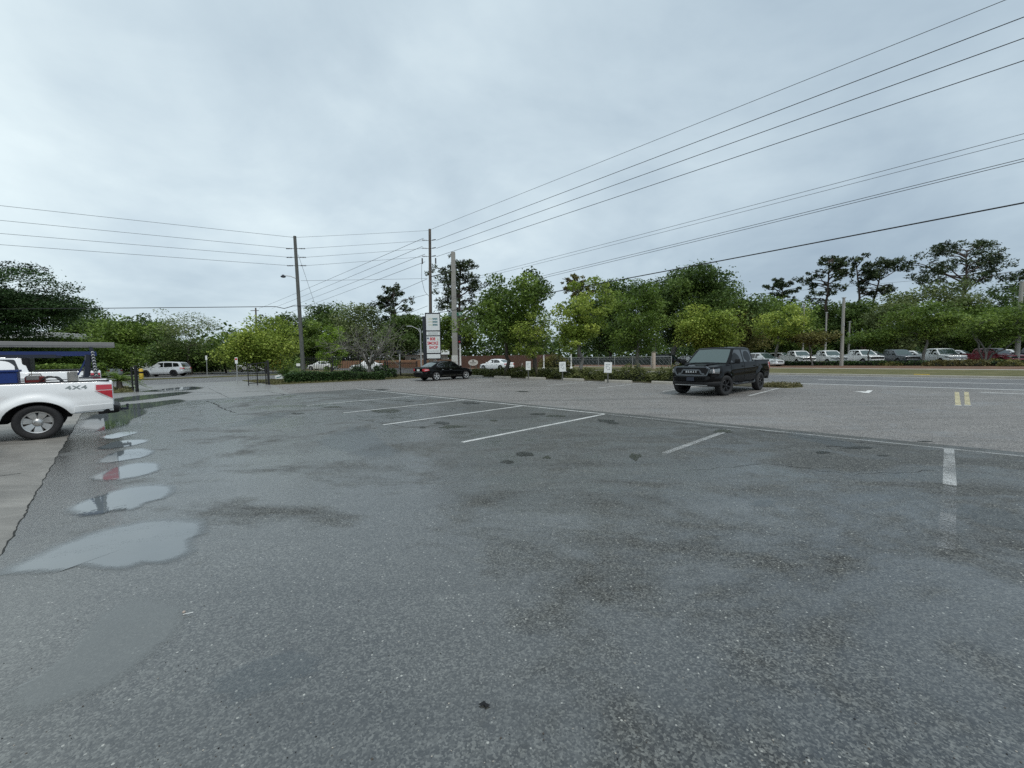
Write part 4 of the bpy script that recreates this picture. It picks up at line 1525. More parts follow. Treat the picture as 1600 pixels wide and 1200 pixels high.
def car(name, cat, label, pmat, shape='sedan', detail=1, rim='alloy', group=None, tail='red_lens', sz=1.0, chrome=False):
    root = thing(name, label, cat, group=group)
    step = 0.045 if detail else 0.12
    if shape == 'sedan':
        wb, wr, x0, xf, H = 2.76, 0.325, -0.98, 3.60, 1.445
        plan = [(x0, 0.66), (x0 + 0.07, 0.76), (x0 + 0.25, 0.835), (x0 + 0.6, 0.87), (0.8, 0.885), (2.2, 0.885), (3.0, 0.86), (xf - 0.25, 0.78), (xf - 0.08, 0.66), (xf, 0.52)]
        top = [(x0, 0.86), (x0 + 0.04, 0.955), (x0 + 0.12, 0.985), (-0.35, 1.0), (0.4, 0.965), (2.1, 0.925), (2.35, 0.92), (3.0, 0.84), (xf - 0.2, 0.72), (xf - 0.05, 0.63), (xf, 0.56)]
        low = [(x0, 0.34), (x0 + 0.15, 0.26), (-0.3, 0.22), (2.9, 0.20), (xf - 0.2, 0.22), (xf, 0.30)]
        roof = [(-0.52, 0.94), (-0.40, 0.985), (0.22, 1.30), (0.40, 1.375), (0.85, 1.435), (1.25, 1.445), (1.55, 1.425), (1.70, 1.39), (2.46, 0.90)]
        gb, gw0, gw1 = 0.94, 0.80, 0.60
        wins = [[(2.20, 0.955), (1.56, 1.345), (1.20, 1.365), (1.16, 0.965)], [(1.08, 0.965), (1.12, 1.365), (0.72, 1.355), (0.40, 1.28), (0.15, 1.10), (0.16, 0.985)]]
        ws = (2.40, 1.72, -0.36, 0.22)
        doors = [((1.13, 0.27), (2.18, 0.27), (2.24, 0.89), (1.13, 0.92)), ((0.42, 0.32), (1.13, 0.27), (1.13, 0.92), (0.16, 0.935))]
        tl = ((x0 + 0.02, 0.70), (x0 + 0.38, 0.77), (x0 + 0.33, 0.87), (x0 + 0.02, 0.90))
    else:
        wb, wr, x0, xf, H = 2.90, 0.375, -1.0, 3.85, 1.75
        plan = [(x0, 0.72), (x0 + 0.07, 0.82), (x0 + 0.25, 0.90), (0.4, 0.945), (2.4, 0.945), (3.2, 0.92), (xf - 0.25, 0.83), (xf - 0.08, 0.70), (xf, 0.55)]
        top = [(x0, 0.95), (x0 + 0.05, 1.06), (x0 + 0.2, 1.14), (0.5, 1.10), (2.3, 1.04), (2.55, 1.03), (3.2, 0.98), (xf - 0.2, 0.86), (xf - 0.05, 0.76), (xf, 0.66)]
        low = [(x0, 0.42), (x0 + 0.15, 0.34), (-0.3, 0.30), (3.0, 0.28), (xf - 0.2, 0.32), (xf, 0.40)]
        roof = [(-0.96, 1.02), (-0.90, 1.14), (-0.72, 1.45), (-0.60, 1.62), (-0.35, 1.69), (0.5, 1.745), (1.2, 1.75), (1.5, 1.72), (1.65, 1.68), (2.62, 1.0)]
        gb, gw0, gw1 = 1.06, 0.87, 0.68
        wins = [[(2.32, 1.09), (1.55, 1.60), (1.12, 1.63), (1.08, 1.10)], [(1.0, 1.10), (1.04, 1.63), (0.20, 1.62), (0.10, 1.12)], [(0.02, 1.12), (0.12, 1.61), (-0.42, 1.56), (-0.62, 1.16)]]
        ws = (2.56, 1.68, -0.92, -0.64)
        doors = [((1.05, 0.36), (2.28, 0.36), (2.36, 1.02), (1.05, 1.06)), ((0.44, 0.42), (1.05, 0.36), (1.05, 1.06), (0.08, 1.085))]
        tl = ((x0 + 0.02, 0.86), (x0 + 0.34, 0.92), (x0 + 0.30, 1.04), (x0 + 0.02, 1.05))
    B = Body(x0=x0, x1=xf, wb=wb, ra=wr + 0.055, zr=wr, asq=1.0, tuck=0.06, tumble=0.06, flare=0.012, shoulder=0.05, plan=plan, top=top, low=low,
             roof=roof, gb=gb, gh=H, gw0=gw0, gw1=gw1, crown=lambda x: 0.025)
    weld(body_mesh(B, step).build('body', [pmat, 'under'], root, smooth=32, fixn=False))
    weld(cab_mesh(B, 0.05).build('cabin', pmat, root, smooth=35, fixn=False))
    glass_slope(B, ws[0], ws[1], 0.06, 0.008).build('windshield', 'glass_clear', root, smooth=60)
    glass_slope(B, ws[2], ws[3], 0.09, 0.008).build('rear_window', 'glass_clear' if shape == 'sedan' else 'glass', root, smooth=60)
    for poly in wins:
        for sg in (1, -1):
            glass_side(B, poly, 0.006, (sg,)).build('side_window', 'glass', root)
    if chrome:
        for sg in (1, -1):
            m = MB()
            pts = [(2.20, 0.945), (1.16, 0.955), (0.15, 0.975), (0.10, 1.09), (0.38, 1.295), (0.72, 1.37), (1.2, 1.38)]
            m.tube([(x, sg * (B.gy(x, z) + 0.008), z) for x, z in pts], 0.012, 6)
            m.build('window_trim', 'chrome', root, smooth=50)
            m = MB()
            m.tube([(x, sg * (B.sy(x, 0.36) + 0.004), 0.36) for x in np.linspace(0.5, 2.3, 12)], 0.012, 6)
            m.build('side_trim', 'chrome', root, smooth=50)
    for dr_ in doors:
        for sg in (1, -1):
            m = MB()
            k = [(dr_[0][0] - 0.012, dr_[0][1] - 0.008), (dr_[1][0], dr_[1][1] - 0.008), (dr_[2][0], dr_[2][1] + 0.005), (dr_[3][0] - 0.012, dr_[3][1] + 0.005)]
            side_patch(B, k, 0.002, (sg,), 12, 6, 1, m, 0.01)
            q = [(dr_[0][0] + 0.004, dr_[0][1]), (dr_[1][0] - 0.01, dr_[1][1]), (dr_[2][0] - 0.01, dr_[2][1]), (dr_[3][0] + 0.004, dr_[3][1])]
            side_patch(B, q, 0.006, (sg,), 14 if detail else 6, 8 if detail else 4, 0, m, 0.005)
            d = m.build('door', [pmat, 'trim'], root, smooth=40)
            if detail:
                h = MB()
                x, z = max(dr_[0][0], dr_[3][0]) + 0.14, dr_[3][1] - 0.12
                h.box((x, sg * (B.sy(x, z) + 0.025), z), (0.17, 0.025, 0.03), bev=0.009)
                h.build('handle', 'chrome' if chrome else pmat, d, smooth=50)
    for sg in (1, -1):
        m = MB()
        side_patch(B, tl, 0.010, (sg,), 10, 5, 0, m)
        zz0, zz1 = tl[0][1] + 0.01, tl[3][1] - 0.01
        m.box((x0 - 0.005, sg * (plan[0][1] - 0.07), (zz0 + zz1) / 2), (0.04, 0.16, zz1 - zz0), 0, bev=0.015)
        z3 = (tl[1][1] + tl[2][1]) / 2 - 0.01
        side_patch(B, ((x0 + 0.06, z3 - 0.03), (x0 + 0.29, z3 - 0.015), (x0 + 0.27, z3 + 0.01), (x0 + 0.06, z3 + 0.01)), 0.015, (sg,), 6, 2, 1, m)
        m.build('tail_light', [tail, 'white_lens'], root, smooth=40)
        m = MB()
        zt_ = B.zt(xf - 0.3)
        side_patch(B, ((xf - 0.42, zt_ - 0.17), (xf - 0.03, zt_ - 0.20), (xf - 0.06, zt_ - 0.06), (xf - 0.48, zt_ - 0.04)), 0.010, (sg,), 10, 4, 0, m)
        m.build('headlight', 'lamp_lens', root, smooth=40)
    z0 = low[0][1]
    end_bar(B, x0 + 0.03, -1, plan[2][1], z0 + 0.02, z0 + 0.30, 0.25, 0.09, 0.45).build('rear_bumper', pmat, root, smooth=45)
    end_bar(B, xf - 0.05, 1, plan[-3][1], low[-1][1] - 0.05, low[-1][1] + 0.20, 0.35, 0.12, 0.6).build('front_bumper', pmat, root, smooth=45)
    m = MB()
    m.box((xf + 0.02, 0, low[-1][1] + 0.26), (0.04, 0.75, 0.14), bev=0.02)
    m.build('grille', 'trim', root)
    m = MB()
    m.box((x0 - 0.03, 0, 0.79 if shape == 'sedan' else 0.95), (0.02, 0.32, 0.15), bev=0.004)
    m.build('number_plate', 'white_board', root)
    if chrome:
        m = MB()
        m.box((x0 - 0.055, 0, 0.655), (0.03, 1.15, 0.025), bev=0.008)
        m.build('bumper_trim', 'chrome', root)
    mirror(B, ws[0] - 0.28, gb + 0.0, root, pmat, 0.75)
    m = MB()
    m.box((wb / 2, 0, 0.34), (wb - 0.8, 1.1, 0.2))
    m.tube([(0, -0.7, wr), (0, 0.7, wr)], 0.06, 8)
    m.tube([(wb, -0.7, wr), (wb, 0.7, wr)], 0.06, 8)
    m.build('chassis', 'under', root)
    yw = plan[4][1] - 0.11 if shape == 'sedan' else 0.82
    for x in (0, wb):
        for sg in (1, -1):
            wheel(root, x, sg * yw, wr, 0.23, 'spoke5', rim, 0.0, 28 if detail else 18, 0.70)
    for ch in root.children:
        ch.location.x -= wb / 2
    root.scale = (sz, sz, sz)
    return root, B


U = Vector((1, 1, 0)).normalized()      # direction of +s
V_ = Vector((-1, 1, 0)).normalized()    # direction of +t

# black pickup facing us in its bay by the planting strip
ram, _ = pickup('black crew cab pickup truck parked nose towards us beside the juniper bed', 'black_paint', 1, 'ram', 'darkrim', 'spoke6', steer=rad(-14), flare=0.025)
place(ram, ST(19.35, 6.25), Vector((-0.765, -0.644, 0)))

# black sedan nosed into the end bay
sed, _ = car('sedan', 'car', 'black sedan with silver wheels parked before the tall shop sign', 'black_paint', 'sedan', 1, chrome=True)
place(sed, ST(18.75, 26.05), U)

# white work pickup on the apron, tail towards the lot
f15, FB = pickup('white work pickup truck with blue ladder rack at left edge', 'white_paint', 1, 'bar', 'steel', 'steel', cab='extended', wb=3.70, wr=0.378, flare=0.06, bumper='trim', ragap=0.15, zs=0.905)
F_C = ST(-1.05 - 3.70 / 2, 14.55)
place(f15, F_C, -U)
fo = -3.70 / 2
vs, fs = text_geo('4X4', 0.13, 0.004, 1.1)
for sg in (1, -1):
    m = MB()
    m.add([(fo - 0.62 - sg * v.x * 1.45, sg * (FB.sy(-0.62 - sg * v.x * 1.45, 1.215 + v.y) + 0.004), 1.215 + v.y) for v in vs], fs)
    m.build('lettering', 'ink_grey', f15, fixn=False)
for sg in (1, -1):
    m = MB()
    side_patch(FB, ((-1.19, 0.63), (-0.56, 0.60), (-0.58, 0.745), (-1.19, 0.765)), 0.012, (sg,), 10, 4, 0, m)
    ob = m.build('rocker_panel', 'white_paint', f15, smooth=40)
    ob.location.x = fo
m = MB()
side_patch(FB, ((0.86, 1.06), (1.02, 1.06), (1.02, 1.22), (0.86, 1.22)), 0.006, (1,), 6, 4, 0, m)
ob = m.build('fuel_door', 'white_paint', f15, smooth=40)
ob.location.x = fo
m = MB()
m.box((fo - 1.38, 0, 0.52), (0.22, 0.07, 0.07), bev=0.01)
m.tube([(fo - 1.47, 0, 0.52), (fo - 1.47, 0, 0.60)], 0.02, 8)
m.lathe([(0.001, 0.66), (0.022, 0.652), (0.03, 0.63), (0.022, 0.608), (0.001, 0.60)], 12, 0, 'Z', (fo - 1.47, 0, 0))
m.tube([(fo - 1.33, 0.16, 0.5), (fo - 1.42, 0.2, 0.46), (fo - 1.42, 0.1, 0.44)], 0.012, 6)
m.build('tow_hitch', 'dark_steel', f15, smooth=50)
# rack
m = MB()
for sg in (1, -1):
    m.bar((fo - 0.78, sg * 0.90, 1.37), (fo - 0.84, sg * 0.88, 1.94), 0.075, 0.075, 1)
    m.bar((fo - 0.95, sg * 0.90, 1.38), (fo - 0.90, sg * 0.89, 2.12), 0.05, 0.05, 1)
    m.bar((fo + 1.35, sg * 0.88, 1.37), (fo + 1.35, sg * 0.88, 1.94), 0.07, 0.07, 0)
    m.bar((fo - 0.98, sg * 0.88, 1.97), (fo + 3.2, sg * 0.88, 1.97), 0.07, 0.085, 0)
    m.bar((fo - 0.35, sg * 0.88, 1.91), (fo + 0.55, sg * 0.88, 1.91), 0.08, 0.06, 1)
    m.box((fo - 0.84, sg * 0.88, 1.385), (0.34, 0.14, 0.03), 1)
for x in (-0.88, 0.3, 1.35, 3.1):
    m.bar((fo + x, -0.88, 1.985), (fo + x, 0.88, 1.985), 0.06, 0.06, 0)
m.bar((fo - 0.66, 0.88, 1.45), (fo - 0.82, 0.88, 1.86), 0.03, 0.03, 0)
m.build('ladder_rack', ['blue_steel', 'dark_steel'], f15)
m = MB()
for k in range(9):
    m.lathe([(0.02, -0.008), (0.032, 0), (0.02, 0.008)], 8, 0, 'Y', (fo - 0.955 + k * 0.004, 0.955, 1.42 + k * 0.07))
m.build('chain', 'galv', f15)
for ch in f15.children:
    if not ch.name.startswith('wheel'):
        ch.scale.z = 0.955 if ch.name.split('.')[0] in ('ladder_rack', 'chain') else 0.905
mw = f15.matrix_basis


def on_truck(o):
    """stand a separate thing in or on the truck"""
    o.location = mw @ Vector(o.location)
    o.rotation_euler = f15.rotation_euler
    return o


lad = on_truck(thing('ladder', 'long aluminium extension ladder lying on the blue truck rack', 'ladder', (fo + 0.45, 0.60, 2.02)))
for dy in (-0.22, 0.22):
    m = MB()
    m.box((1.2, dy, 0.06), (5.9, 0.03, 0.115), bev=0.006)
    m.box((1.2, dy - 0.018 if dy < 0 else dy + 0.018, 0.06), (5.86, 0.012, 0.05), 0)
    m.build('rail', 'alu', lad)
m = MB()
for k in range(20):
    m.tube([(-1.6 + k * 0.295, -0.2, 0.065), (-1.6 + k * 0.295, 0.2, 0.065)], 0.016, 6)
m.build('rungs', 'alu', lad)
bn = on_truck(thing('storage_bin', 'blue plastic bin standing in the white truck bed', 'bin', (fo + 0.72, 0.5, 0.97)))
m = MB()
m.box((0, 0, 0.26), (0.95, 0.5, 0.52), bev=0.03)
m.build('bin_body', 'blue_plastic', bn)
m = MB()
m.box((0, 0, 0.535), (1.0, 0.55, 0.05), bev=0.015)
m.build('lid', 'blue_plastic', bn)
tb_ = on_truck(thing('toolbox', 'red and grey tool case among gear in truck bed', 'toolbox', (fo + 0.02, 0.4, 0.97)))
m = MB()
m.box((0, 0, 0.20), (0.30, 0.3, 0.40), bev=0.03)
m.build('case', 'red_plastic', tb_)
m = MB()
m.box((0.03, 0, 0.37), (0.20, 0.32, 0.10), bev=0.02)
m.tube([(-0.1, 0, 0.39), (-0.08, 0, 0.45), (0.08, 0, 0.45), (0.1, 0, 0.39)], 0.014, 6)
m.build('handle', 'grey_plastic', tb_)
cn = on_truck(thing('paint_can', 'grey can standing near the rack post in truck bed', 'can', (fo - 0.56, 0.45, 0.97)))
m = MB()
m.lathe([(0.001, 0), (0.09, 0), (0.09, 0.46), (0.075, 0.49), (0.001, 0.49)], 16)
m.build('can_body', 'grey_plastic', cn, smooth=40)
m = MB()
m.tube([(-0.09, 0, 0.4), (-0.12, 0.02, 0.49), (-0.25, 0.03, 0.46), (-0.3, 0.03, 0.42)], 0.01, 5)
m.build('wire_handle', 'trim', cn)
bag = on_truck(thing('tarp_bundle', 'crumpled dark tarp lying beside the red tool case', 'tarp', (fo - 0.22, 0.45, 0.97)))
m = MB()
rg_ = np.random.default_rng(4)
m.grid(lambda u, v: ((u - .5) * 0.42 + 0.02 * math.sin(9 * v), (v - .5) * 0.5, 0.41 * math.sin(math.pi * min(1, max(0, u))) ** 0.25 * (0.93 + 0.07 * math.sin(7 * u + 5 * v)) * (1 if 0 < u < 1 else 0)), 14, 10)
m.build('tarp', 'trim', bag, smooth=60)

# neighbouring white pickup with black cab top and bed cover, beyond the work truck
nb, NB = pickup('white pickup truck with black cab roof parked behind the work truck', 'white_paint', 1, 'bar', 'steel', 'steel', cab='crew', roofmat='white_paint', wb=3.6, wr=0.40)
place(nb, ST(-1.25 - 1.8, 24.0), -U)
m = MB()
m.box((-1.8 - 0.33, 0, 1.40), (1.66, 1.72, 0.045), bev=0.015)
m.build('tonneau_cover', 'trim', nb)
m = MB()
m.box((-1.8 + 1.65, 0, 1.975), (1.62, 1.40, 0.045), bev=0.018)
m.box((-1.8 + 0.70, 0, 1.66), (0.20, 1.62, 0.56), bev=0.05)
m.build('roof_cover', 'trim', nb)

# tail corner of the car at the picture's left edge
lc, _ = car('dark_sedan', 'car', 'dark grey car whose rear corner shows at far left edge', 'grey_paint', 'sedan', 1)
place(lc, ST(-1.62 - 2.35, 11.25), -U)

# silver SUV and others on the far side of the side street
suv, _ = car('sport_utility', 'suv', 'silver sport utility vehicle parked across the side street', 'silver_paint', 'suv', 1, rim='darkrim', sz=0.97)
place(suv, at(258, 588, 47.5), Vector((-1, -0.16, 0)))
w2, _ = pickup('white pickup truck half hidden behind the silver utility vehicle', 'white_paint', 0, 'bar')
place(w2, at(236, 585, 57), Vector((-1, -0.1, 0)))
w3, _ = car('sedan', 'car', 'pale grey car beyond the work truck tail and fan palm', 'silver_paint', 'sedan', 0)
place(w3, at(158, 587, 46), Vector((-1, 0.3, 0)))
w4, _ = car('sedan', 'car', 'white car glimpsed behind the black iron gate', 'white_paint', 'sedan', 0)
place(w4, at(396, 583, 62), Vector((1, -0.2, 0)))
w5, _ = car('sedan', 'car', 'white car glimpsed through pickets left of the bare tree', 'white_paint', 'sedan', 0)
place(w5, at(503, 575, 66), Vector((-1, 0.1, 0)))
w6, _ = car('sedan', 'car', 'white car beyond the iron fence beside the bare tree trunk', 'white_paint', 'sedan', 0)
place(w6, at(572, 575, 60), Vector((-1, -0.4, 0)))
# white sedan on the road
ws_, _ = car('sedan', 'car', 'white sedan driving past the brown board fence', 'white_paint', 'sedan', 1, rim='alloy')
place(ws_, at(775, 578, 52.0), Vector((-0.80, 0.60, 0)))

# the dealer's row across the road
DG = 'pickup trucks on display across the road'
H0 = Vector((0.10, -1, 0))
rows = [
    (1246, 53.5, 'white_paint', 'white pickup with black front beside the mossy crape myrtle', 'bar', 'trim', 1.0, Vector((-0.16, -1, 0)), {}),
    (1293, 53.0, 'white_paint', 'white pickup behind the leaning white posts', 'bar', 'chrome', 0.99, Vector((-0.18, -1, 0)), {}),
    (1345, 52.0, 'white_paint', 'white pickup with big black grille beside the tallest concrete pole', 'wide', 'trim', 1.0, Vector((-0.12, -1, 0)), {}),
    (1400, 50.5, 'grey_paint', 'dark grey pickup between two white pickups', 'bar', 'trim', 0.98, Vector((-0.2, -1, 0)), {}),
    (1468, 46.5, 'white_paint', 'tall white pickup with black hood scoop behind single trunk', 'bar', 'chrome', 1.0, Vector((-0.3, -1, 0)), {'hood_scoop': True}),
    (1546, 46.0, 'red_paint', 'dark red pickup behind the multi stemmed tree', 'bar', 'trim', 0.97, Vector((0.0, -1, 0)), {}),
    (1625, 45.0, 'blue_paint', 'dark blue pickup cut by the right edge', 'bar', 'trim', 1.0, Vector((-0.1, -1, 0)), {}),
]
for px, Y, pm, lb, fr, gr, sz, hd, kw in rows:
    o, _ = pickup(lb, pm, 0, fr, 'alloy' if pm != 'red_paint' else 'darkrim', 'spoke6', group=DG, grille=gr, sz=sz, **kw)
    place(o, at(px, 570, Y), hd)
o, _ = car('sport_utility', 'suv', 'silver vehicle just behind the black pickup bed', 'silver_paint', 'suv', 0)
place(o, at(1192, 570, 50), Vector((0.25, -1, 0)))
o, _ = car('sport_utility', 'suv', 'black utility vehicle parked behind the oak trunk', 'black_paint', 'suv', 0)
place(o, at(1046, 568, 63), Vector((0.9, -0.75, 0)))
o, _ = car('sedan', 'car', 'white car parked right of the black utility vehicle', 'white_paint', 'sedan', 0)
place(o, at(1075, 568, 68), Vector((0.7, -0.9, 0)))
for px, Y, pm, lb in ((1222, 66, 'silver_paint', 'silver car roof behind leftmost white display pickup'), (1308, 64, 'white_paint', 'white car roof between two white display pickups'),
                      (1365, 62, 'white_paint', 'white car roof behind the dark grey display pickup'), (1428, 60, 'white_paint', 'white car roof beside the tall white pickup'),
                      (1500, 58, 'silver_paint', 'silver car roof between white and red pickups'), (1578, 57, 'white_paint', 'white car roof behind the dark red pickup')):
    o, _ = car('sport_utility', 'suv', lb, pm, 'suv', 0, group='cars in the second dealer row')
    place(o, at(px, 568, Y), Vector((0.5, -1, 0)))


# ------------------------------------------------------------------ poles and wires
def pole_obj(name, label, cat, base, top, r0, r1, mat, n=14, square=False):
    root = thing(name, label, cat, (base.x, base.y, 0))
    d = top - Vector((base.x, base.y, 0))
    m = MB()
    if square:
        m2 = MB()
        w0, w1 = r0, r1
        vs = [(sx * w0, sy * w0, 0) for sx, sy in ((-1, -1), (1, -1), (1, 1), (-1, 1))] + [(d.x + sx * w1, d.y + sy * w1, d.z) for sx, sy in ((-1, -1), (1, -1), (1, 1), (-1, 1))]
        m.add(vs, [(3, 2, 1, 0), (4, 5, 6, 7), (0, 1, 5, 4), (1, 2, 6, 5), (2, 3, 7, 6), (3, 0, 4, 7)])
        m.build('shaft', mat, root)
    else:
        m.tube([(0, 0, 0), d * 0.5, d], [r0, (r0 + r1) / 2, r1], n)
        m.build('shaft', mat, root, smooth=50)
    return root, d


PY = 42.0
p1b = at(673.5, 580, PY)
p1t = at(671.5, 358, PY)
pole1, d1 = pole_obj('utility_pole', 'tall brown wooden utility pole behind the shop sign', 'utility pole', p1b, p1t, 0.19, 0.13, 'pole_wood')
PLY = 37.0
p2b = at(474.5, 590, PLY)
p2t = at(460.5, 369, PLY)
pole2, d2 = pole_obj('utility_pole', 'weathered wooden utility pole leaning left with street lamp arm', 'utility pole', p2b, p2t, 0.18, 0.125, 'pole_grey')


def insulator(parent, o, dx, dirv):
    m = MB()
    e = Vector(o) + dirv * dx
    m.tube([o, e], 0.022, 6)
    for k in range(4):
        p = Vector(o) + dirv * dx * (0.45 + 0.15 * k)
        m.tube([p - dirv * 0.02, p + dirv * 0.02], 0.055, 8)
    m.build('insulator', 'porcelain', parent, smooth=40)
    return e


w1_pts, w2l, w2r = [], [], []
for y in (376, 388.5, 401):
    z = at(672, y, PY).z
    c = d1 * (z / d1.z)
    for dv, L in ((Vector((0.75, -0.4, 0)), 0.75), (Vector((-0.75, -0.3, 0)), 0.8)):
        insulator(pole1, c, L, dv.normalized())
for y in (388.3, 402, 415):
    z = at(464, y, PLY).z
    c = d2 * (z / d2.z)
    for dv in (Vector((1, 0.1, 0)), Vector((-1, 0, 0))):
        insulator(pole2, c, 0.85, dv.normalized())
m = MB()
zc = at(467, 436, PLY).z
c = d2 * (zc / d2.z)
m.tube([c, c + Vector((-0.5, -0.2, 0.22)), c + Vector((-0.95, -0.35, 0.25))], 0.035, 8)
arm = m.build('lamp_arm', 'galv', pole2, smooth=50)
m = MB()
e = c + Vector((-1.05, -0.38, 0.2))
m.lathe([(0.001, 0.14), (0.08, 0.12), (0.12, 0.04), (0.21, -0.02), (0.22, -0.06), (0.14, -0.12), (0.001, -0.15)], 14, 0, 'Z', e)
m.build('lamp_head', 'dark_steel', pole2, smooth=50)
m = MB()
c = d1 * (at(672, 440, PY).z / d1.z)
m.tube([c + Vector((0.12, -0.15, 4.6)), c + Vector((0.14, -0.2, 0)), c + Vector((0.1, -0.2, -5))], 0.02, 5)
m.tube([c + Vector((-0.75, -0.3, 1.8)), c + Vector((-0.8, -0.3, 0.2)), c + Vector((-0.55, -0.3, -1.0)), c + Vector((-0.12, -0.2, -1.5))], 0.018, 5)
m.build('conduit', 'wire', pole1)
m = MB()
for dx in (-0.72, 0.62):
    c = d1 * (at(672, 410, PY).z / d1.z)
    m.tube([c + Vector((dx, -0.3, -0.2)), c + Vector((dx, -0.3, 0.35))], 0.07, 8)
m.build('cutout_fuse', 'porcelain', pole1, smooth=40)


def wire(label, pts, r, mat='wire', sag=0.0, name='power_line', group='overhead wires', seg=22, through=False):
    """hanging wire through the given supports"""
    m = MB()
    P = []
    for a, b in zip(pts[:-1], pts[1:]):
        a, b = Vector(a), Vector(b)
        L = (b - a).length
        for i in range(seg + (1 if b is pts[-1] else 0)):
            u = i / seg
            p = a.lerp(b, u)
            p.z -= sag * (L / 50.0) ** 2 * 4 * u * (1 - u)
            P.append(p)
    P.append(Vector(pts[-1]))
    o = P[0].copy()
    m.tube([p - o for p in P], r, 5)
    ob = m.build(name, mat, None, smooth=80)
    ob.location = o
    return tag(ob, label, 'cable', group)


def sw(px, py, s=24.0):
    """point on the roadside wire plane s=const seen at the pixel"""
    r = ray(px, py)
    k = s * R2 / (r.x + r.y)
    return Vector((r.x * k, r.y * k, CAM_H + r.z * k))


def beyond(a, b, u):
    return a + (b - a) * u


T1 = p1t
main_wires = [
    ('highest thin wire running from the brown pole over the lot', (672, 359), (1560, 0), 0.013, 'wire_grey', 'g'),
    ('upper of three thick black wires crossing the right sky', (682, 375.5), (1600, 22), 0.017, 'wire', ''),
    ('middle of three thick black wires crossing the right sky', (682, 388), (1600, 55), 0.017, 'wire', ''),
    ('lower of three thick black wires crossing the right sky', (682, 401), (1600, 90), 0.017, 'wire', ''),
]
for lb, a, b, r, mt, _k in main_wires:
    A = at(a[0], a[1], PY)
    Bp = sw(b[0], b[1])
    wire(lb, [A, beyond(A, Bp, 1.9)], r, mt, 0.05)
low_wires = [
    ('faint thin wire above the double strand at right', (678, 449), (1600, 198), 0.011, 'wire_grey'),
    ('fainter thin wire just below the first faint strand at right', (678, 452), (1600, 207), 0.010, 'wire_grey'),
    ('upper strand of the double wire at right', (678, 471), (1600, 237), 0.0125, 'wire'),
    ('lower strand of the double wire at right', (678, 474), (1600, 241), 0.0125, 'wire'),
    ('thick black telephone cable sloping low over the oaks', (678, 490), (1600, 306), 0.030, 'wire'),
]
for lb, a, b, r, mt in low_wires:
    A = at(a[0], a[1], PY)
    Bp = sw(b[0], b[1])
    wire(lb, [A, beyond(A, Bp, 1.9)], r, mt, 0.12)
# between the two poles and on to the left
for k, (yl, y1, yr, lb) in enumerate(((321, 371, 360, 'topmost'), (344, 388, 376, 'second highest'), (364.5, 402, 388, 'third highest'), (382, 415, 401, 'lowest thin'))):
    z1 = at(460, y1, PLY)
    A = z1 if k == 0 else at(452, y1, PLY)
    Bq = at(672 - (0 if k == 0 else 8), yr, PY)
    Lf = at(0, yl, 30.0)
    wire(lb + ' wire slung from the leaning pole to the left edge', [A, beyond(A, Lf, 1.3)], 0.014, 'wire_grey', 0.05)
    A2 = z1 if k == 0 else at(478, y1, PLY)
    wire(lb + ' wire slung between the leaning pole and brown pole', [A2, Bq], 0.012, 'wire_grey', 0.35)
wire('black cable drooping across the left sky to the leaning pole', [at(-150, 484, 34), at(430, 479, PLY - 0.4), at(444, 482, PLY - 0.3), at(458, 478, PLY - 0.1), at(469, 478, PLY - 0.15), at(487, 478, PLY), at(500, 482, PLY + 1)], 0.03, 'wire', 0.04, seg=6)
wire('thin guy wire falling right from the leaning pole', [at(466, 398, PLY), at(497, 490, PLY + 3)], 0.013, 'wire_grey', 0)
wire('thin lower wire joining both wooden poles under the lamp', [at(470, 438.5, PLY), at(668, 435, PY)], 0.013, 'wire_grey', 0.4)
far = [(662, 372, 405, 482), (660, 385, 425, 482), (664, 397, 445, 482), (664, 409, 455, 487)]
for k, (x, y, x2, y2) in enumerate(far):
    wire(('highest', 'second', 'third', 'lowest')[k] + ' wire descending left from brown pole toward distant pole', [at(x, y, PY), at(x2, y2, 92)], 0.02, 'wire_grey', 0.05)
wire('short black wire bundle from brown pole to the concrete pole', [at(674, 432, PY), at(706, 424, PY)], 0.045, 'wire', 0.02)
for k, (x, y, x2, y2) in enumerate([(667, 436, 560, 480), (667, 460, 560, 486), (668, 478, 580, 510)]):
    wire(('upper', 'middle', 'lower')[k] + ' service wire dropping from brown pole behind the pines', [at(x, y, PY), at(x2, y2, 80)], 0.02, 'wire_grey', 0.1)
wire('distant faint wire behind the pines at far right', [at(1150, 462, 110), at(1640, 420, 110)], 0.035, 'wire_grey', 0.02)

# concrete signal pole and street name sign
cpb, cpt = at(711.5, 580, 42.4), at(708, 394, 42.4)
cp, dcp = pole_obj('concrete_pole', 'tall square grey concrete pole at the street corner', 'concrete pole', cpb, cpt, 0.27, 0.19, 'conc_pole', square=True)
m = MB()
m.box((-0.02, -0.02, 0.95), (0.585, 0.585, 1.9), bev=0.02)
m.build('white_base', 'white_metal', cp)
m = MB()
m.box((0.0, -0.33, 1.1), (0.28, 0.03, 0.40), bev=0.01)
m.build('plate', 'grey_plastic', cp)
c = at(711, 491, 43.2)
sg_ = thing('street_sign', 'green street name sign with white letters on the concrete pole', 'street sign', (c.x, c.y, c.z))
m = MB()
m.box((0, 0, 0), (1.50, 0.03, 0.42), bev=0.01)
m.box((0, -0.0185, 0), (1.46, 0.003, 0.38), 1)
m.box((0, -0.021, 0), (1.42, 0.003, 0.34), 0)
m.build('sign_plate', ['green_sign', 'white_board'], sg_)
m = MB()
for s, x in (('Wo', -0.53), ('St', 0.50)):
    vs, fs = text_geo(s, 0.30, 0.006)
    m.add([(x + v.x, -0.026, v.y) for v in vs], fs)
m.build('lettering', 'white_board', sg_, fixn=False)
m = MB()
m.tube([(-0.2, 0.05, 0.0), (-0.2, -0.6, 0.0)], 0.03, 6)
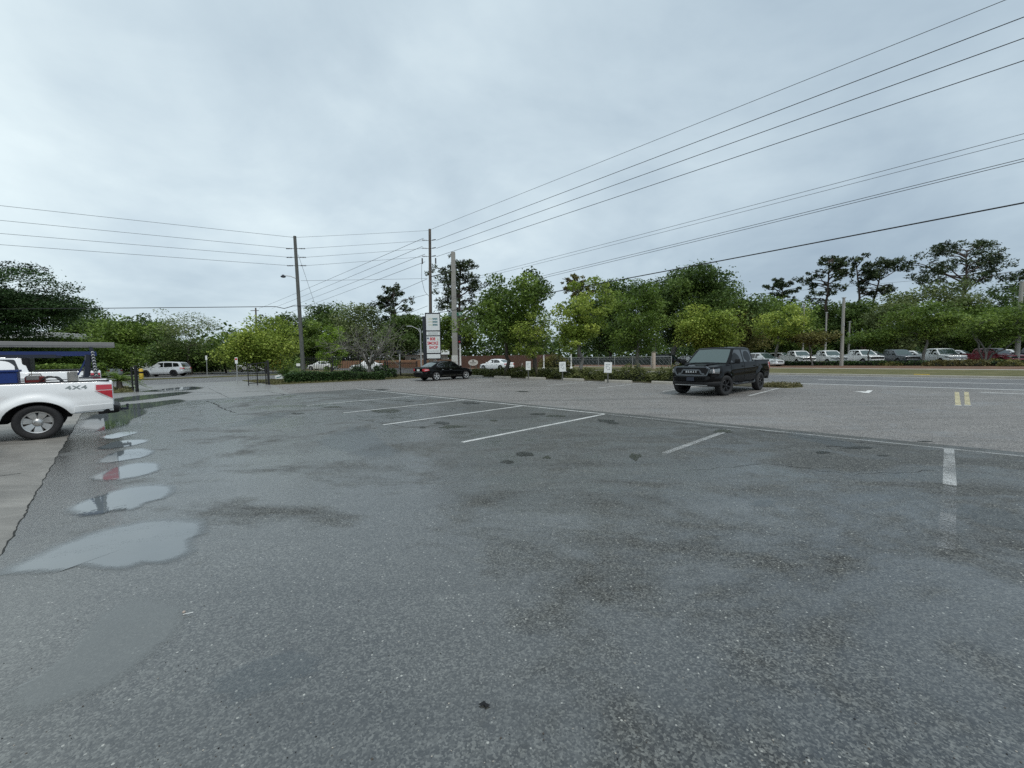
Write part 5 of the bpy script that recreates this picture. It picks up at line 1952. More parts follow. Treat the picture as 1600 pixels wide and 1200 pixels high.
m.build('bracket', 'galv', sg_)
# pedestrian signal post right of the concrete pole
b = at(719.5, 578, 43.5)
ts = thing('traffic_signal', 'black pedestrian signal on pale post right of concrete pole', 'traffic signal', (b.x, b.y, 0))
zt = at(719, 536, 43.5).z
m = MB()
m.lathe([(0.001, 0), (0.16, 0), (0.16, 0.35), (0.10, 0.45), (0.085, zt), (0.001, zt)], 14)
m.build('post', 'white_metal', ts, smooth=40)
m = MB()
m.box((0, -0.02, zt + 0.40), (0.34, 0.26, 0.86), bev=0.03)
for k in range(3):
    m.tube([(0, -0.15, zt + 0.13 + 0.27 * k), (0, -0.30, zt + 0.15 + 0.27 * k)], 0.11, 10)
m.build('housing', 'sign_black', ts)
m = MB()
m.lathe([(0.001, -0.158), (0.09, -0.156)], 12, 0, 'Y', (0, -0.16, zt + 0.13))
m.build('lens', 'red_lens', ts, fixn=False)
m = MB()
m.box((-0.12, 0.0, 1.4), (0.10, 0.12, 2.4), bev=0.02)
m.build('control_box', 'sign_black', ts)
# pylon sign of the shops
SY = 36.0
c0, c1 = at(663.0, 490, SY), at(685.0, 490, SY)
zt_, zb_ = at(674, 489, SY).z, at(676, 561, SY).z
cxp = (c0.x + c1.x) / 2
pyl = thing('pylon_sign', 'tall black framed shop sign with white panels behind black sedan', 'sign', (cxp + 0.10, SY, 0), rad(7))
WD = (c1.x - c0.x)
m = MB()
m.box((0, 0.03, (zt_ + zb_) / 2), (WD + 0.06, 0.42, zt_ - zb_), bev=0.02)
m.box((-WD / 2 - 0.14, 0.05, (zt_ + 0.2) / 2 - 0.25), (0.24, 0.40, zt_ - 0.3), bev=0.02)
m.build('cabinet', 'sign_black', pyl)
m = MB()
for dx in (0.02, 0.22):
    m.tube([(dx, 0.05, 0), (dx, 0.05, zb_ + 0.1)], 0.055, 10)
m.build('post', 'white_metal', pyl, smooth=40)
zz = lambda py: at(675, py, SY).z
panels = [(491, 516.5), (518.3, 524.2), (525.8, 551.5), (553.4, 560)]
yf = -0.195
for (a, b_) in panels:
    m = MB()
    za, zb2 = zz(a), zz(b_)
    m.box((0.02, yf, (za + zb2) / 2), (WD - 0.08, 0.03, za - zb2), bev=0.008)
    m.build('panel', 'sign_white', pyl)
yt = yf - 0.019


def put(s, x, py, size, mat, bold=0.0, sp=1.0, wd=1.0):
    vs, fs = text_geo(s, size, bold, sp)
    q = MB()
    q.add([(x + v.x * wd, yt, zz(py) + v.y) for v in vs], fs)
    q.build('lettering', mat, pyl, fixn=False)


put('808', -0.04, 529.9, 0.37, 'ink_red', 0.012, 1.0, 0.85)
put('SMOKE', -0.03, 536.6, 0.37, 'ink_red', 0.012, 0.98, 0.80)
put('SHOP', 0.02, 543.2, 0.37, 'ink_red', 0.012, 1.0, 0.80)
# row of illegible small print, the pale three-line panel and the two-line strip
q = MB()
for k in range(9):
    q.box((-0.40 + k * 0.105, yt, zz(548.6)), (0.07 if k % 3 else 0.04, 0.004, 0.07))
q.build('small_print', 'ink_pale', pyl)
for k, py in enumerate((498.6, 503.2, 507.8)):
    q = MB()
    for j in range(4):
        q.box((-0.32 + j * 0.09, yt, zz(py)), (0.05, 0.004, 0.13 if j % 2 else 0.10))
    q.build('lettering', 'ink_gold', pyl)
    q = MB()
    for j in range(5):
        q.box((0.04 + j * 0.085, yt, zz(py)), (0.065, 0.004, 0.17 if j % 2 == 0 else 0.13))
    q.build('lettering', 'ink_teal', pyl)
q = MB()
for r_, n_, w_ in ((520.4, 8, 0.085), (522.5, 10, 0.065)):
    for j in range(n_):
        q.box((-0.40 + (j + 0.5) * 0.85 / n_, yt, zz(r_)), (w_, 0.004, 0.055 if r_ < 521 else 0.04))
q.build('small_print', 'ink_grey', pyl)
q = MB()
for k in range(8):
    a = 2 * math.pi * k / 8
    q.bar((-0.43, yt, zz(528.8)), (-0.43 + 0.09 * math.cos(a), yt, zz(528.8) + 0.09 * math.sin(a)), 0.004, 0.03)
q.build('emblem', 'ink_blue', pyl)
q = MB()
q.prism([(0.33, zz(532)), (0.40, zz(532)), (0.405, zz(530)), (0.44, zz(532.2)), (0.47, zz(532)), (0.425, zz(529.2)), (0.415, zz(527.3)), (0.385, zz(527.3)), (0.385, zz(529.2))], yt - 0.002, yt + 0.002, 0, lambda a, b_, h: (a, h, b_))
q.build('emblem', 'ink_gold', pyl)

# street lamps
def street_lamp(label, px, pyb, pyt, Y, arm=(-1.3, 0.0, 0.45), mat='galv', r=0.08, head=True):
    b, t = at(px, pyb, Y), at(px, pyt, Y)
    root, d = pole_obj('street_lamp', label, 'street lamp', b, Vector((b.x, b.y, t.z)), r, r * 0.7, mat)
    if head:
        m = MB()
        e = Vector((0, 0, t.z))
        a = Vector(arm)
        m.tube([e + Vector((0, 0, -0.4)), e + Vector((a.x * 0.3, a.y * 0.3, a.z * 0.65 - 0.2)), e + a], 0.035, 8)
        m.build('arm', mat, root, smooth=50)
        m = MB()
        m.box(e + a + Vector((math.copysign(0.25, arm[0]), 0, -0.03)), (0.6, 0.22, 0.12), bev=0.05)
        m.build('lamp_head', mat, root, smooth=50)
    return root


street_lamp('pale curved arm street lamp left of the shop sign', 658.5, 577, 515, 50, (-1.1, 0, 0.45), 'galv', 0.10)
street_lamp('slim pale pole with short arm behind the dark trees', 1024.5, 560, 460, 66, (-1.5, 0, 0.6), 'pole_grey', 0.12)
for px, pyb, pyt, Y, r, lb in ((1253.5, 572, 476, 64, 0.15, 'weathered pale concrete pole between pines left of white poles'),
                               (1288.5, 572, 489, 66, 0.16, 'short white pole in front of the tall pine trunk'),
                               (1314.5, 573, 466, 46, 0.19, 'tallest white concrete pole standing in the mulch bed'),
                               (1325.0, 572, 503, 68, 0.15, 'short white pole just right of the tallest white pole'),
                               (1588.0, 572, 441, 43.5, 0.22, 'thick pale concrete pole near the right edge')):
    b, t = at(px, pyb, Y), at(px + (px - 800) * 0.0065, pyt, Y)
    root, d = pole_obj('concrete_pole', lb, 'concrete pole', b, Vector((b.x, b.y, t.z)), r, r * 0.68, 'conc_pole')
    root['group'] = 'poles in front of the dealer lot'
    m = MB()
    m.box((0, 0, d.z + 0.05), (0.3, 0.3, 0.1), bev=0.02)
    m.box((0, -r * 0.8, d.z * 0.62), (0.12, 0.06, 0.35), bev=0.01)
    m.build('pole_cap', 'galv', root)
b, t = at(402, 560, 92), at(399.5, 481, 92)
root, d = pole_obj('utility_pole', 'distant wooden utility pole above the light green trees', 'utility pole', b, t, 0.2, 0.15, 'pole_wood')
m = MB()
m.box((0, 0, d.z - 0.6), (1.8, 0.12, 0.12))
m.build('crossarm', 'pole_wood', root)
b, t = at(967, 560, 62), at(1125, 487, 62)
root, d = pole_obj('utility_pole', 'slim pale pole among light green trees right of oak', 'utility pole', at(1126, 560, 62), at(1126, 487, 62), 0.10, 0.07, 'conc_pole')
b = at(624.5, 575, 58)
root, d = pole_obj('signal_post', 'short dark topped post beyond the iron fence', 'post', b, at(624.5, 552, 58), 0.10, 0.10, 'galv')
m = MB()
m.box((0, 0, d.z + 0.2), (0.62, 0.25, 0.5), bev=0.04)
m.build('signal_box', 'sign_black', root)

# posts with a flared foot across the road, bollard and leaning stake
for px, pyt, lb in ((849.8, 555, 'left white footed post across the road'), (892.5, 553, 'right white footed post across the road')):
    b = at(px, 577, 51)
    root = thing('sign_post', lb, 'post', (b.x, b.y, 0), group='white posts across the road')
    zt = at(px, pyt, 51).z
    m = MB()
    m.lathe([(0.001, 0), (0.24, 0), (0.20, 0.25), (0.10, 0.34), (0.08, 0.4), (0.075, zt), (0.001, zt)], 14)
    m.build('post', 'white_metal', root, smooth=40)
    m = MB()
    m.box((0, -0.1, zt * 0.66), (0.16, 0.1, 0.3), bev=0.02)
    m.build('button_box', 'white_metal', root)
b = at(1021, 578, 46.5)
root = thing('bollard', 'thick pinkish concrete post left of the black pickup', 'bollard', (b.x, b.y, 0))
zt = at(1021, 549.5, 46.5).z
m = MB()
m.lathe([(0.001, 0), (0.23, 0), (0.21, zt - 0.05), (0.17, zt), (0.001, zt)], 18)
m.build('post', 'pink_conc', root, smooth=40)
m = MB()
m.box((0.08, -0.03, zt + 0.05), (0.30, 0.26, 0.12), bev=0.04)
m.build('cap', 'conc_pole', root)
b = at(814, 580, 44)
m = MB()
m.bar((0, 0, 0), (0.30, 0.1, 0.95), 0.14, 0.06)
o = m.build('stake', 'pink_conc', None)
o.location = (b.x - 0.12, b.y, 0.05)
tag(o, 'pinkish board leaning right beside the white sedan', 'board')

# small roadside signs at left
for px, pyb, pyt, Y, face, lb, fw in ((324, 590, 556, 43, 'white_board', 'thin post with small white sign across the side street', 0.20),
                                      (371, 598, 559, 30, 'white_board', 'leaning thin post with red and white sign on grass', 0.20)):
    b, t = at(px, pyb, Y), at(px - 1.5, pyt, Y)
    root = thing('road_sign', lb, 'sign', (b.x, b.y, 0))
    d = Vector((t.x - b.x, 0, t.z))
    m = MB()
    m.tube([(0, 0, 0), d], 0.03, 8)
    m.build('post', 'galv', root)
    m = MB()
    m.box((d.x, -0.04, d.z - 0.2), (fw, 0.015, 0.45), bev=0.005)
    m.build('sign_plate', face, root)
    if px > 350:
        m = MB()
        m.box((d.x, -0.051, d.z - 0.1), (fw * 0.8, 0.006, 0.12))
        m.build('sign_mark', 'ink_red', root)
b = at(467, 590, 34)
z = at(467, 570, 34).z
root = thing('fence_sign', 'small white notice on post beside the leaning pole', 'sign', (b.x, b.y, 0))
m = MB()
m.box((0, 0, z), (0.32, 0.02, 0.22), bev=0.005)
m.build('sign_plate', 'white_board', root)
m = MB()
m.tube([(0, 0.03, 0), (0, 0.03, z)], 0.02, 6)
m.build('post', 'iron', root)
b = gp(436, 594.5)
root = thing('yard_sign', 'tilted pale blue yard sign on grass beside the clipped hedge', 'sign', (b.x, b.y, 0))
m = MB()
q = Matrix.Rotation(rad(-14), 3, 'Y')
m.box((0, 0, 0.27), (0.58, 0.02, 0.40), 0, q)
m.build('sign_board', 'white_board', root)
m = MB()
m.box((0.0, -0.013, 0.27), (0.42, 0.003, 0.07), 0, q)
m.build('sign_mark', 'ink_teal', root)
m = MB()
for dx in (-0.16, 0.16):
    m.tube([(dx, 0.02, -0.02), (dx - 0.03, 0.02, 0.2)], 0.006, 5)
m.build('wire_legs', 'galv', root)
# white notice boards in the planting strip
for px, x0, x1, y0, y1, Y, tilt, lb in ((825.5, 821.8, 829.5, 564.5, 578, 30.0, 1, 'small white notice board between the leaning plank and trees'),
                                        (879, 874.2, 884.5, 565.5, 580.5, 27.5, -2, 'white notice board left of the light green tree'),
                                        (950, 944.3, 956.2, 566, 582.3, 24.2, 3, 'largest white notice board beside the rounded juniper')):
    a, b_, c_ = at(x0, y0, Y), at(x1, y1, Y), at(px, y1, Y)
    root = thing('notice_board', lb, 'sign', (c_.x, Y, 0), group='white notice boards in the planting strip')
    wd, hh, zc = b_.x - a.x, a.z - b_.z, (a.z + b_.z) / 2
    q = Matrix.Rotation(rad(tilt), 3, 'Y')
    m = MB()
    m.box((0, 0, zc), (wd, 0.025, hh), 0, q, 0.004)
    m.build('board', 'white_board', root)
    m = MB()
    for r_ in range(4):
        for j in range(3):
            if (r_ + j) % 4 == 3:
                continue
            m.box((wd * (-0.22 + 0.2 * j), -0.016, zc + hh * (0.28 - 0.16 * r_)), (wd * 0.13, 0.004, hh * 0.07), 0)
    m.build('lettering', 'ink_grey', root)
    m = MB()
    m.box((0, 0.03, (zc - hh * 0.2) / 2 + 0.05), (0.07, 0.05, zc - hh * 0.2))
    m.build('post', 'pole_grey', root)
# oval subdivision sign
b = at(739.5, 577, 57)
root = thing('oval_sign', 'cream oval sign on the brown fence left of white sedan', 'sign', (b.x, 57, 0))
z = at(739.5, 566.5, 57).z
m = MB()
n = 28
pl = [(0.68 * math.cos(2 * math.pi * k / n), z + 0.42 * math.sin(2 * math.pi * k / n)) for k in range(n)]
m.prism(pl, 0.0, 0.10, 0, lambda a, b_, h: (a, h, b_))
m.build('sign_board', 'stucco', root)
m = MB()
pl = [(0.15 * math.cos(2 * math.pi * k / 10), z + 0.22 + 0.10 * math.sin(2 * math.pi * k / 10)) for k in range(10)]
m.prism(pl, -0.01, 0.0, 0, lambda a, b_, h: (a, h, b_))
for k in range(6):
    m.box((-0.36 + k * 0.145, -0.006, z - 0.02), (0.10, 0.008, 0.10))
for k in range(4):
    m.box((-0.2 + k * 0.13, -0.006, z - 0.2), (0.08, 0.008, 0.06))
m.build('lettering', 'brown_wall', root)
m = MB()
for dx in (-0.4, 0.4):
    m.box((dx, 0.06, z * 0.45), (0.10, 0.09, z * 0.9))
m.build('post', 'pole_grey', root)
# yellow bollard beside the gate
b = at(221, 590, 41)
m = MB()
zt = at(221, 576, 41).z
root = thing('yellow_bollard', 'yellow bollard beside the black gate post', 'bollard', (b.x, b.y, 0))
m.lathe([(0.001, 0), (0.17, 0), (0.17, zt - 0.08), (0.11, zt), (0.001, zt)], 14)
m.build('post', 'yellow', root, smooth=40)
m = MB()
m.lathe([(0.176, zt * 0.55), (0.176, zt * 0.72)], 14)
m.build('dark_band', 'trim', root, smooth=40, fixn=False)
b = at(428, 575, 60)
root = thing('yellow_barrier', 'yellow barrier rail seen among the shrubs behind the gate', 'barrier', (b.x, b.y, 0))
z = at(428, 563, 60).z
m = MB()
m.box((0, 0, z), (2.7, 0.08, 0.18), bev=0.02)
m.box((0.2, 0, z - 0.42), (2.4, 0.08, 0.14), bev=0.02)
m.build('rail', 'yellow', root)
m = MB()
for dx in (-1.1, -0.2, 0.9):
    m.box((dx, 0.08, z / 2), (0.09, 0.09, z), bev=0.01)
m.build('post', 'yellow', root)


# ------------------------------------------------------------------ fences, gate
def picket_fence(label, a, b, h, name='iron_fence', gap=0.15, posts=3, mat='iron', rails=(0.15, 0.92), r=0.017):
    d = b - a
    L = d.length
    root = thing(name, label, 'fence', (a.x, a.y, 0), math.atan2(d.y, d.x))
    m = MB()
    for k in range(int(L / gap) + 1):
        m.box((k * gap, 0, h / 2 + 0.04), (r * 2, r * 2, h))
    for q in rails:
        m.box((L / 2, 0, h * q), (L, 0.035, 0.035))
    m.build('pickets', mat, root)
    for k in range(posts):
        m = MB()
        m.box((L * k / max(1, posts - 1), 0, h / 2 + 0.05), (0.075, 0.075, h + 0.1), bev=0.008)
        m.build('post', mat, root)
    return root


fa = at(476, 590, 37.5)
fb_ = at(606, 590, 39)
picket_fence('tall black iron picket fence behind the hedge and bare tree', Vector((fa.x, fa.y, 0)), Vector((fb_.x, fb_.y, 0)), 1.95, posts=4)
fc = at(652, 590, 35.0)
picket_fence('lower black iron picket fence left of the black sedan', Vector((fb_.x + 0.1, fb_.y - 1.0, 0)), Vector((fc.x, fc.y, 0)), 1.35, posts=3)

# swung open gate
g0, g1 = at(388.5, 601.5, 27.5), at(418.5, 600, 28.2)
root = thing('iron_gate', 'open black iron gate panel beside the drive entrance', 'gate', (g0.x, g0.y, 0), math.atan2(g1.y - g0.y, g1.x - g0.x))
L = (g1 - g0).length
h0, h1 = at(389, 569.5, 27.5).z, at(418, 566, 28.2).z
m = MB()
for u in (0, 0.46, 0.92):
    m.box((L * u, 0, (h0 + (h1 - h0) * u) / 2), (0.055, 0.05, h0 + (h1 - h0) * u), bev=0.006)
m.bar((0, 0, h0), (L, 0, h1), 0.05, 0.05)
m.bar((0, 0, 0.14), (L, 0, 0.14), 0.05, 0.05)
m.build('gate_frame', 'iron', root)
m = MB()
k = 0.12
while k < L * 0.92:
    hh = h0 + (h1 - h0) * k / L
    m.box((k, 0.0, hh / 2 + 0.07), (0.010, 0.010, hh - 0.14))
    k += 0.145
m.build('bars', 'iron', root)
m = MB()
m.box((L + 0.06, 0.02, h1 / 2 + 0.05), (0.13, 0.13, h1 + 0.15), bev=0.01)
m.build('gate_post', 'iron', root)
b = gp(214.5, 612)
z = at(214.5, 571, b.y).z
root = thing('gate_post', 'pair of black steel gate posts beside the fan palm', 'gate post', (b.x, b.y, 0))
m = MB()
m.box((0.0, 0, z / 2), (0.11, 0.11, z), bev=0.012)
m.build('post', 'iron', root)
m = MB()
m.box((-0.26, 0.02, z * 0.48), (0.06, 0.06, z * 0.94), bev=0.01)
m.box((-0.13, 0.01, z * 0.30), (0.22, 0.04, 0.04))
m.box((-0.13, 0.01, z * 0.80), (0.22, 0.04, 0.04))
m.build('hinge_post', 'iron', root)


def board_fence(label, pts, h, mat, name='board_fence', z=0.0, wid=0.15):
    a = pts[0]
    root = thing(name, label, 'fence', (a.x, a.y, z))
    m = MB()
    p_ = MB()
    rg = np.random.default_rng(3)
    for p, q in zip(pts[:-1], pts[1:]):
        d = q - p
        L = d.length
        rot = Matrix.Rotation(math.atan2(d.y, d.x), 3, 'Z')
        n = int(L / wid)
        for k in range(n):
            c = p + d * ((k + 0.5) / n) - a
            hh = h + rg.normal(0, 0.015)
            m.box((c.x, c.y, hh / 2), (L / n - 0.012, 0.022, hh), 0, rot)
        for k in range(int(L / 2.4) + 1):
            c = p + d * min(1, k * 2.4 / L) - a
            p_.box((c.x, c.y + 0.07, h / 2), (0.1, 0.1, h), 0, rot)
    m.build('boards', mat, root)
    p_.build('post', mat, root)
    return root


board_fence('orange brown cedar board fence behind the iron fence', [Vector((-36, 80, 0)), Vector((-9.3, 72, 0))], 1.4, 'cedar')
board_fence('dark reddish brown board fence behind the white sedan', [Vector((-9.0, 65, 0)), Vector((6.6, 60.5, 0))], 1.95, 'redwood')
# white road wall / chain link with dark screen
ca_, cb_ = ST(51.2, 41.5), ST(51.2, 22.5)
d = cb_ - ca_
L = d.length
root = thing('chain_link_fence', 'chain link fence with dark screen along the far pavement', 'fence', (ca_.x, ca_.y, 0.1), math.atan2(d.y, d.x))
m = MB()
m.box((L / 2, 0.03, 0.75), (L, 0.012, 1.0))
m.build('screen', 'screen', root)
m = MB()
m.tube([(0, 0, 1.35), (L, 0, 1.35)], 0.025, 6)
m.tube([(0, 0, 1.05), (L, 0, 1.05)], 0.012, 6)
k = 0.0
while k < L:
    m.tube([(k, 0, 0), (k, 0, 1.35)], 0.006, 3, cap=False)
    m.tube([(k, 0.0, 0.1), (min(L, k + 1.2), 0.0, 1.3)], 0.005, 3, cap=False)
    m.tube([(k, 0.0, 1.3), (min(L, k + 1.2), 0.0, 0.1)], 0.005, 3, cap=False)
    k += 0.6
m.build('wire_mesh', 'galv', root)
for k in range(8):
    m = MB()
    m.tube([(L * k / 7, 0, 0), (L * k / 7, 0, 1.42)], 0.04, 8)
    m.build('post', 'galv', root)

# wheel stops
WSG = 'concrete wheel stops along the planting strip'
wl = ['concrete wheel stop behind the black sedan nose, leftmost of the row', 'wheel stop left of the first dark tree trunk', 'wheel stop below the two dark tree trunks',
      'wheel stop below the middle notice board', 'long wheel stop below the largest notice board', 'cracked pale wheel stop beside the black pickup']
for k, (px, py) in enumerate(((744, 589.2), (785, 590.8), (837, 592.6), (895, 594.8), (966, 597.8), (1042, 600.2))):
    c = gp(px, py)
    root = thing('wheel_stop', wl[k], 'wheel stop', (c.x, c.y, 0), rad(-45) + rad((k * 37 % 5) - 2), WSG)
    m = MB()
    m.prism([(-0.09, 0), (0.09, 0), (0.075, 0.12), (0.045, 0.16), (-0.045, 0.16), (-0.075, 0.12)], -0.9, 0.9, 0, lambda a, b_, h: (h, a, b_))
    m.build('block', 'conc_stop', root)
    m = MB()
    for dx in (-0.6, 0.6):
        m.tube([(dx, 0, 0.14), (dx, 0, 0.17)], 0.02, 8)
    m.build('anchor_pin', 'galv', root)
# painted yellow kerb piece at the strip end and the far kerb
m = MB()
a, b = ST(24.95, 7.0), ST(24.75, 4.5)
m.bar((a.x, a.y, 0.07), (b.x, b.y, 0.07), 0.18, 0.15)
struct(m.build('kerb', 'yellow_curb' if 'yellow_curb' in MT else 'stucco', None))
a, b = gp(1428, 588.5), gp(1452, 589)
m = MB()
m.bar((a.x, a.y, 0.10), (b.x, b.y, 0.10), 0.30, 0.14)
struct(m.build('painted_kerb', 'yellow', None))

# litter
c = gp(293, 961.5)
m = MB()
m.tube([(-0.022, -0.008, 0), (0.03, 0.012, 0.002)], 0.0022, 6)
o = m.build('paper_straw', 'white_board', None)
o.location = (c.x, c.y, 0.012)
tag(o, 'thin white stick lying at the shallow puddle edge', 'litter')
c = gp(287.5, 958)
m = MB()
m.lathe([(0.001, 0.012), (0.007, 0.010), (0.010, 0.004), (0.008, 0)], 10)
o = m.build('pebble', 'pink_conc', None, smooth=60)
o.location = (c.x, c.y, 0.004)
tag(o, 'small brown pebble beside the white stick', 'pebble')
c = gp(757, 1102)
m = MB()
m.grid(lambda u, v: ((u - .5) * 0.06 * (1 - 1.3 * abs(v - .5)), (v - .5) * 0.022 + 0.006 * math.sin(5 * u), 0.003 * math.sin(3.1 * u)), 8, 6)
o = m.build('fallen_leaf', 'trim', None, smooth=60)
o.location = (c.x, c.y, 0.006)
tag(o, 'small dark leaf lying on the asphalt at bottom centre', 'leaf')

# ------------------------------------------------------------------ buildings seen through the trees
def gable_house(name, label, c, w, d, h, roofh, wall, roof, rz=0.0, flat=False):
    root = thing(name, label, 'building', (c.x, c.y, 0), rz)
    m = MB()
    m.box((0, 0, h / 2), (w, d, h))
    wl_ = m.build('wall', wall, root)
    m = MB()
    if flat:
        m.box((0, 0, h + roofh / 2), (w + 1.2, d + 1.2, roofh), bev=0.05)
    else:
        m.prism([(-d / 2 - 0.5, h), (d / 2 + 0.5, h), (0, h + roofh)], -w / 2 - 0.4, w / 2 + 0.4, 0, lambda a, b_, hh: (hh, a, b_))
    m.build('roof', roof, root)
    for k in range(3):
        x = (k - 1) * w * 0.3
        f = MB()
        f.box((x, -d / 2 - 0.02, h * 0.55), (w * 0.14, 0.08, h * 0.42), bev=0.01)
        fr = f.build('window', 'white_metal', root)
        f = MB()
        f.box((x, -d / 2 - 0.065, h * 0.55), (w * 0.12, 0.02, h * 0.36))
        f.build('pane', 'glass', fr)
    return root


c = at(52, 560, 62)
gable_house('store_building', 'dark low building with pale flat roof edge behind left tree', c, 17, 10, at(110, 528, 57).z, at(110, 519, 57).z - at(110, 528, 57).z, 'brown_wall', 'roof_pale', 0.0, True)
c = at(668, 560, 88)
gable_house('house', 'white roofed house behind the cedar board fence', c, 8.5, 8, 2.4, 1.2, 'stucco', 'roof_pale', rad(8))

# ------------------------------------------------------------------ trees
G1 = 'trees along the planting strip'
G2 = 'trees beyond the side street'
G3 = 'trees around the dealer lot'
GP = 'tall pines behind the roads'
tree('oak_tree', 'dark spreading evergreen tree at the left edge', -70, -210, 76, 406, 530, 37, 'layer', 'lf_hedge', 'bark', None, 11, 1.5, 0.19)
tree('broadleaf_tree', 'dense green tree left of the silver utility vehicle', 180, 150, 258, 497, 590, 60, 'broad', 'lf_mid', 'bark', G2, 12, 1.3)
tree('broadleaf_tree', 'dark tree crown rising behind the leftmost roof', 130, 90, 190, 489, 560, 78, 'broad', 'lf_dark', 'bark', G2, 13, 1.0)
tree('broadleaf_tree', 'rounded dark tree left of the sparse pale tree', 212, 178, 262, 496, 570, 74, 'broad', 'lf_dark', 'bark', G2, 14, 1.0)
tree('sparse_tree', 'airy pale tree with thin leaves above the silver vehicle', 297, 240, 346, 486, 560, 53, 'vase', 'lf_feather', 'bark', G2, 15, 0.42, 0.17)
tree('broadleaf_tree', 'low dark bushy tree under the airy pale tree', 300, 235, 352, 536, 590, 56, 'broad', 'lf_dark', 'bark', G2, 16, 1.2)
tree('broadleaf_tree', 'sparse small tree right of the airy pale tree', 352, 318, 385, 516, 586, 58, 'vase', 'lf_mid', 'bark', G2, 17, 0.9)
tree('broadleaf_tree', 'light green wide tree left of the leaning pole', 415, 352, 462, 497, 585, 54, 'broad', 'lf_light', 'bark', G2, 18, 1.15)
tree('broadleaf_tree', 'dark round crown behind the light green wide tree', 432, 405, 478, 489, 560, 76, 'broad', 'lf_dark', 'bark', G2, 19, 1.0)
tree('broadleaf_tree', 'mid green tree just right of the leaning pole', 485, 455, 525, 500, 566, 86, 'broad', 'lf_mid', 'bark', G2, 20, 1.1)
tree('broadleaf_tree', 'dark crown between leaning pole and bare tree', 500, 470, 560, 478, 560, 96, 'broad', 'lf_dark', 'bark', G2, 21, 1.0)
tree('young_tree', 'bright yellow green young tree behind the hedge', 517, 494, 541, 506, 584, 43, 'broad', 'lf_bright', 'bark', None, 22, 1.2, 0.2)
tree('bare_tree', 'nearly leafless grey tree rising out of the hedge', 576, 518, 618, 482, 560, 34.5, 'bare', 'lf_feather', 'bark_grey', None, 23, 1.0, tr=0.16)
tree('broadleaf_tree', 'grey green hazy tree behind the bare tree', 560, 520, 610, 474, 560, 90, 'broad', 'lf_feather', 'bark', G2, 24, 0.9)
tree('pine_tree', 'open crowned pine left of the shop sign', 617, 583, 652, 453, 505, 88, 'pine', 'lf_pine', 'bark_pine', GP, 25, 1.0)
tree('broadleaf_tree', 'dark green mass of tree left of the shop sign', 632, 590, 668, 492, 563, 84, 'broad', 'lf_dark', 'bark', G2, 26, 1.4)
tree('pine_tree', 'big pine rising behind the concrete pole', 712, 676, 768, 411, 505, 66, 'pine', 'lf_pine', 'bark_pine', GP, 27, 2.0)
tree('broadleaf_tree', 'shaded green tree behind the concrete pole', 700, 680, 745, 490, 558, 78, 'broad', 'lf_mid', 'bark', G2, 28, 1.2)
tree('shade_tree', 'large dark green tree behind the white sedan', 790, 732, 858, 432, 562, 34, 'broad', 'lf_mid', 'bark', G1, 29, 1.7, 0.20)
tree('shade_tree', 'pointed dark green tree top right of the largest tree', 838, 786, 862, 419, 555, 36, 'broad', 'lf_dark', 'bark', G1, 30, 1.3, 0.20)
tree('young_tree', 'feathery olive young tree before the dark trees', 841, 784, 872, 490, 566, 31.5, 'vase', 'lf_light', 'bark', G1, 31, 0.7, 0.14)
tree('shade_tree', 'light green tree behind the middle notice board', 906, 852, 960, 441, 560, 29.5, 'vase', 'lf_light', 'bark_grey', G1, 32, 1.7, 0.17)
tree('broadleaf_tree', 'slender mid green tree with grey trunk across the road', 996, 948, 1042, 438, 560, 43, 'broad', 'lf_mid', 'bark_grey', G3, 33, 1.5, 0.22)
tree('broadleaf_tree', 'dark tree crown left of the great oak', 955, 890, 1010, 440, 555, 78, 'broad', 'lf_dark', 'bark', G3, 34, 1.4)
tree('pine_tree', 'thin reddish pine top behind the light green tree', 905, 880, 935, 434, 470, 76, 'pine', 'lf_olive', 'bark_pine', GP, 35, 0.7)
tree('oak_tree', 'great dark oak with stout trunk behind the black pickup', 1047, 988, 1162, 421, 545, 70, 'broad', 'lf_dark', 'bark_grey', G3, 36, 2.0, tr=0.5)
tree('broadleaf_tree', 'pale green tree right of the great oak trunk', 1105, 1050, 1165, 474, 560, 60, 'vase', 'lf_light', 'bark', G3, 37, 1.1)
tree('broadleaf_tree', 'olive green tree behind the black pickup cab', 1145, 1120, 1192, 492, 560, 66, 'broad', 'lf_olive', 'bark', G3, 38, 1.0)
tree('broadleaf_tree', 'mid green tree behind the grey mossy trunk', 1180, 1145, 1262, 470, 560, 74, 'broad', 'lf_mid', 'bark', G3, 39, 1.2)
tree('crape_myrtle', 'mossy grey twisted trunk tree right of black pickup', 1213, 1168, 1262, 482, 538, 50, 'vase', 'lf_light', 'bark_grey', G3, 40, 0.8, tr=0.2)
tree('pine_tree', 'shorter pine left of the two tall pines', 1222, 1198, 1248, 436, 478, 86, 'pine', 'lf_pine', 'bark_pine', GP, 41, 0.9)
tree('pine_tree', 'tall straight pine left of the twin trunk pine', 1287, 1252, 1322, 403, 470, 80, 'pine', 'lf_pine', 'bark_pine', GP, 42, 1.15)
tree('pine_tree', 'tall twin trunk pine above the white pickups', 1345, 1316, 1392, 406, 466, 80, 'pine', 'lf_pine', 'bark_pine', GP, 43, 1.1, trunks=2)
tree('pine_tree', 'wide branching pine above the tall white pickup', 1496, 1432, 1562, 385, 470, 82, 'pine', 'lf_pine', 'bark_pine', GP, 44, 1.15)
tree('pine_tree', 'pine branch crown at the right edge', 1595, 1565, 1640, 430, 480, 78, 'pine', 'lf_pine', 'bark_pine', GP, 45, 0.9)
tree('broadleaf_tree', 'dark tree behind the two tall pines', 1270, 1225, 1320, 466, 560, 84, 'broad', 'lf_dark', 'bark', G3, 46, 1.2)
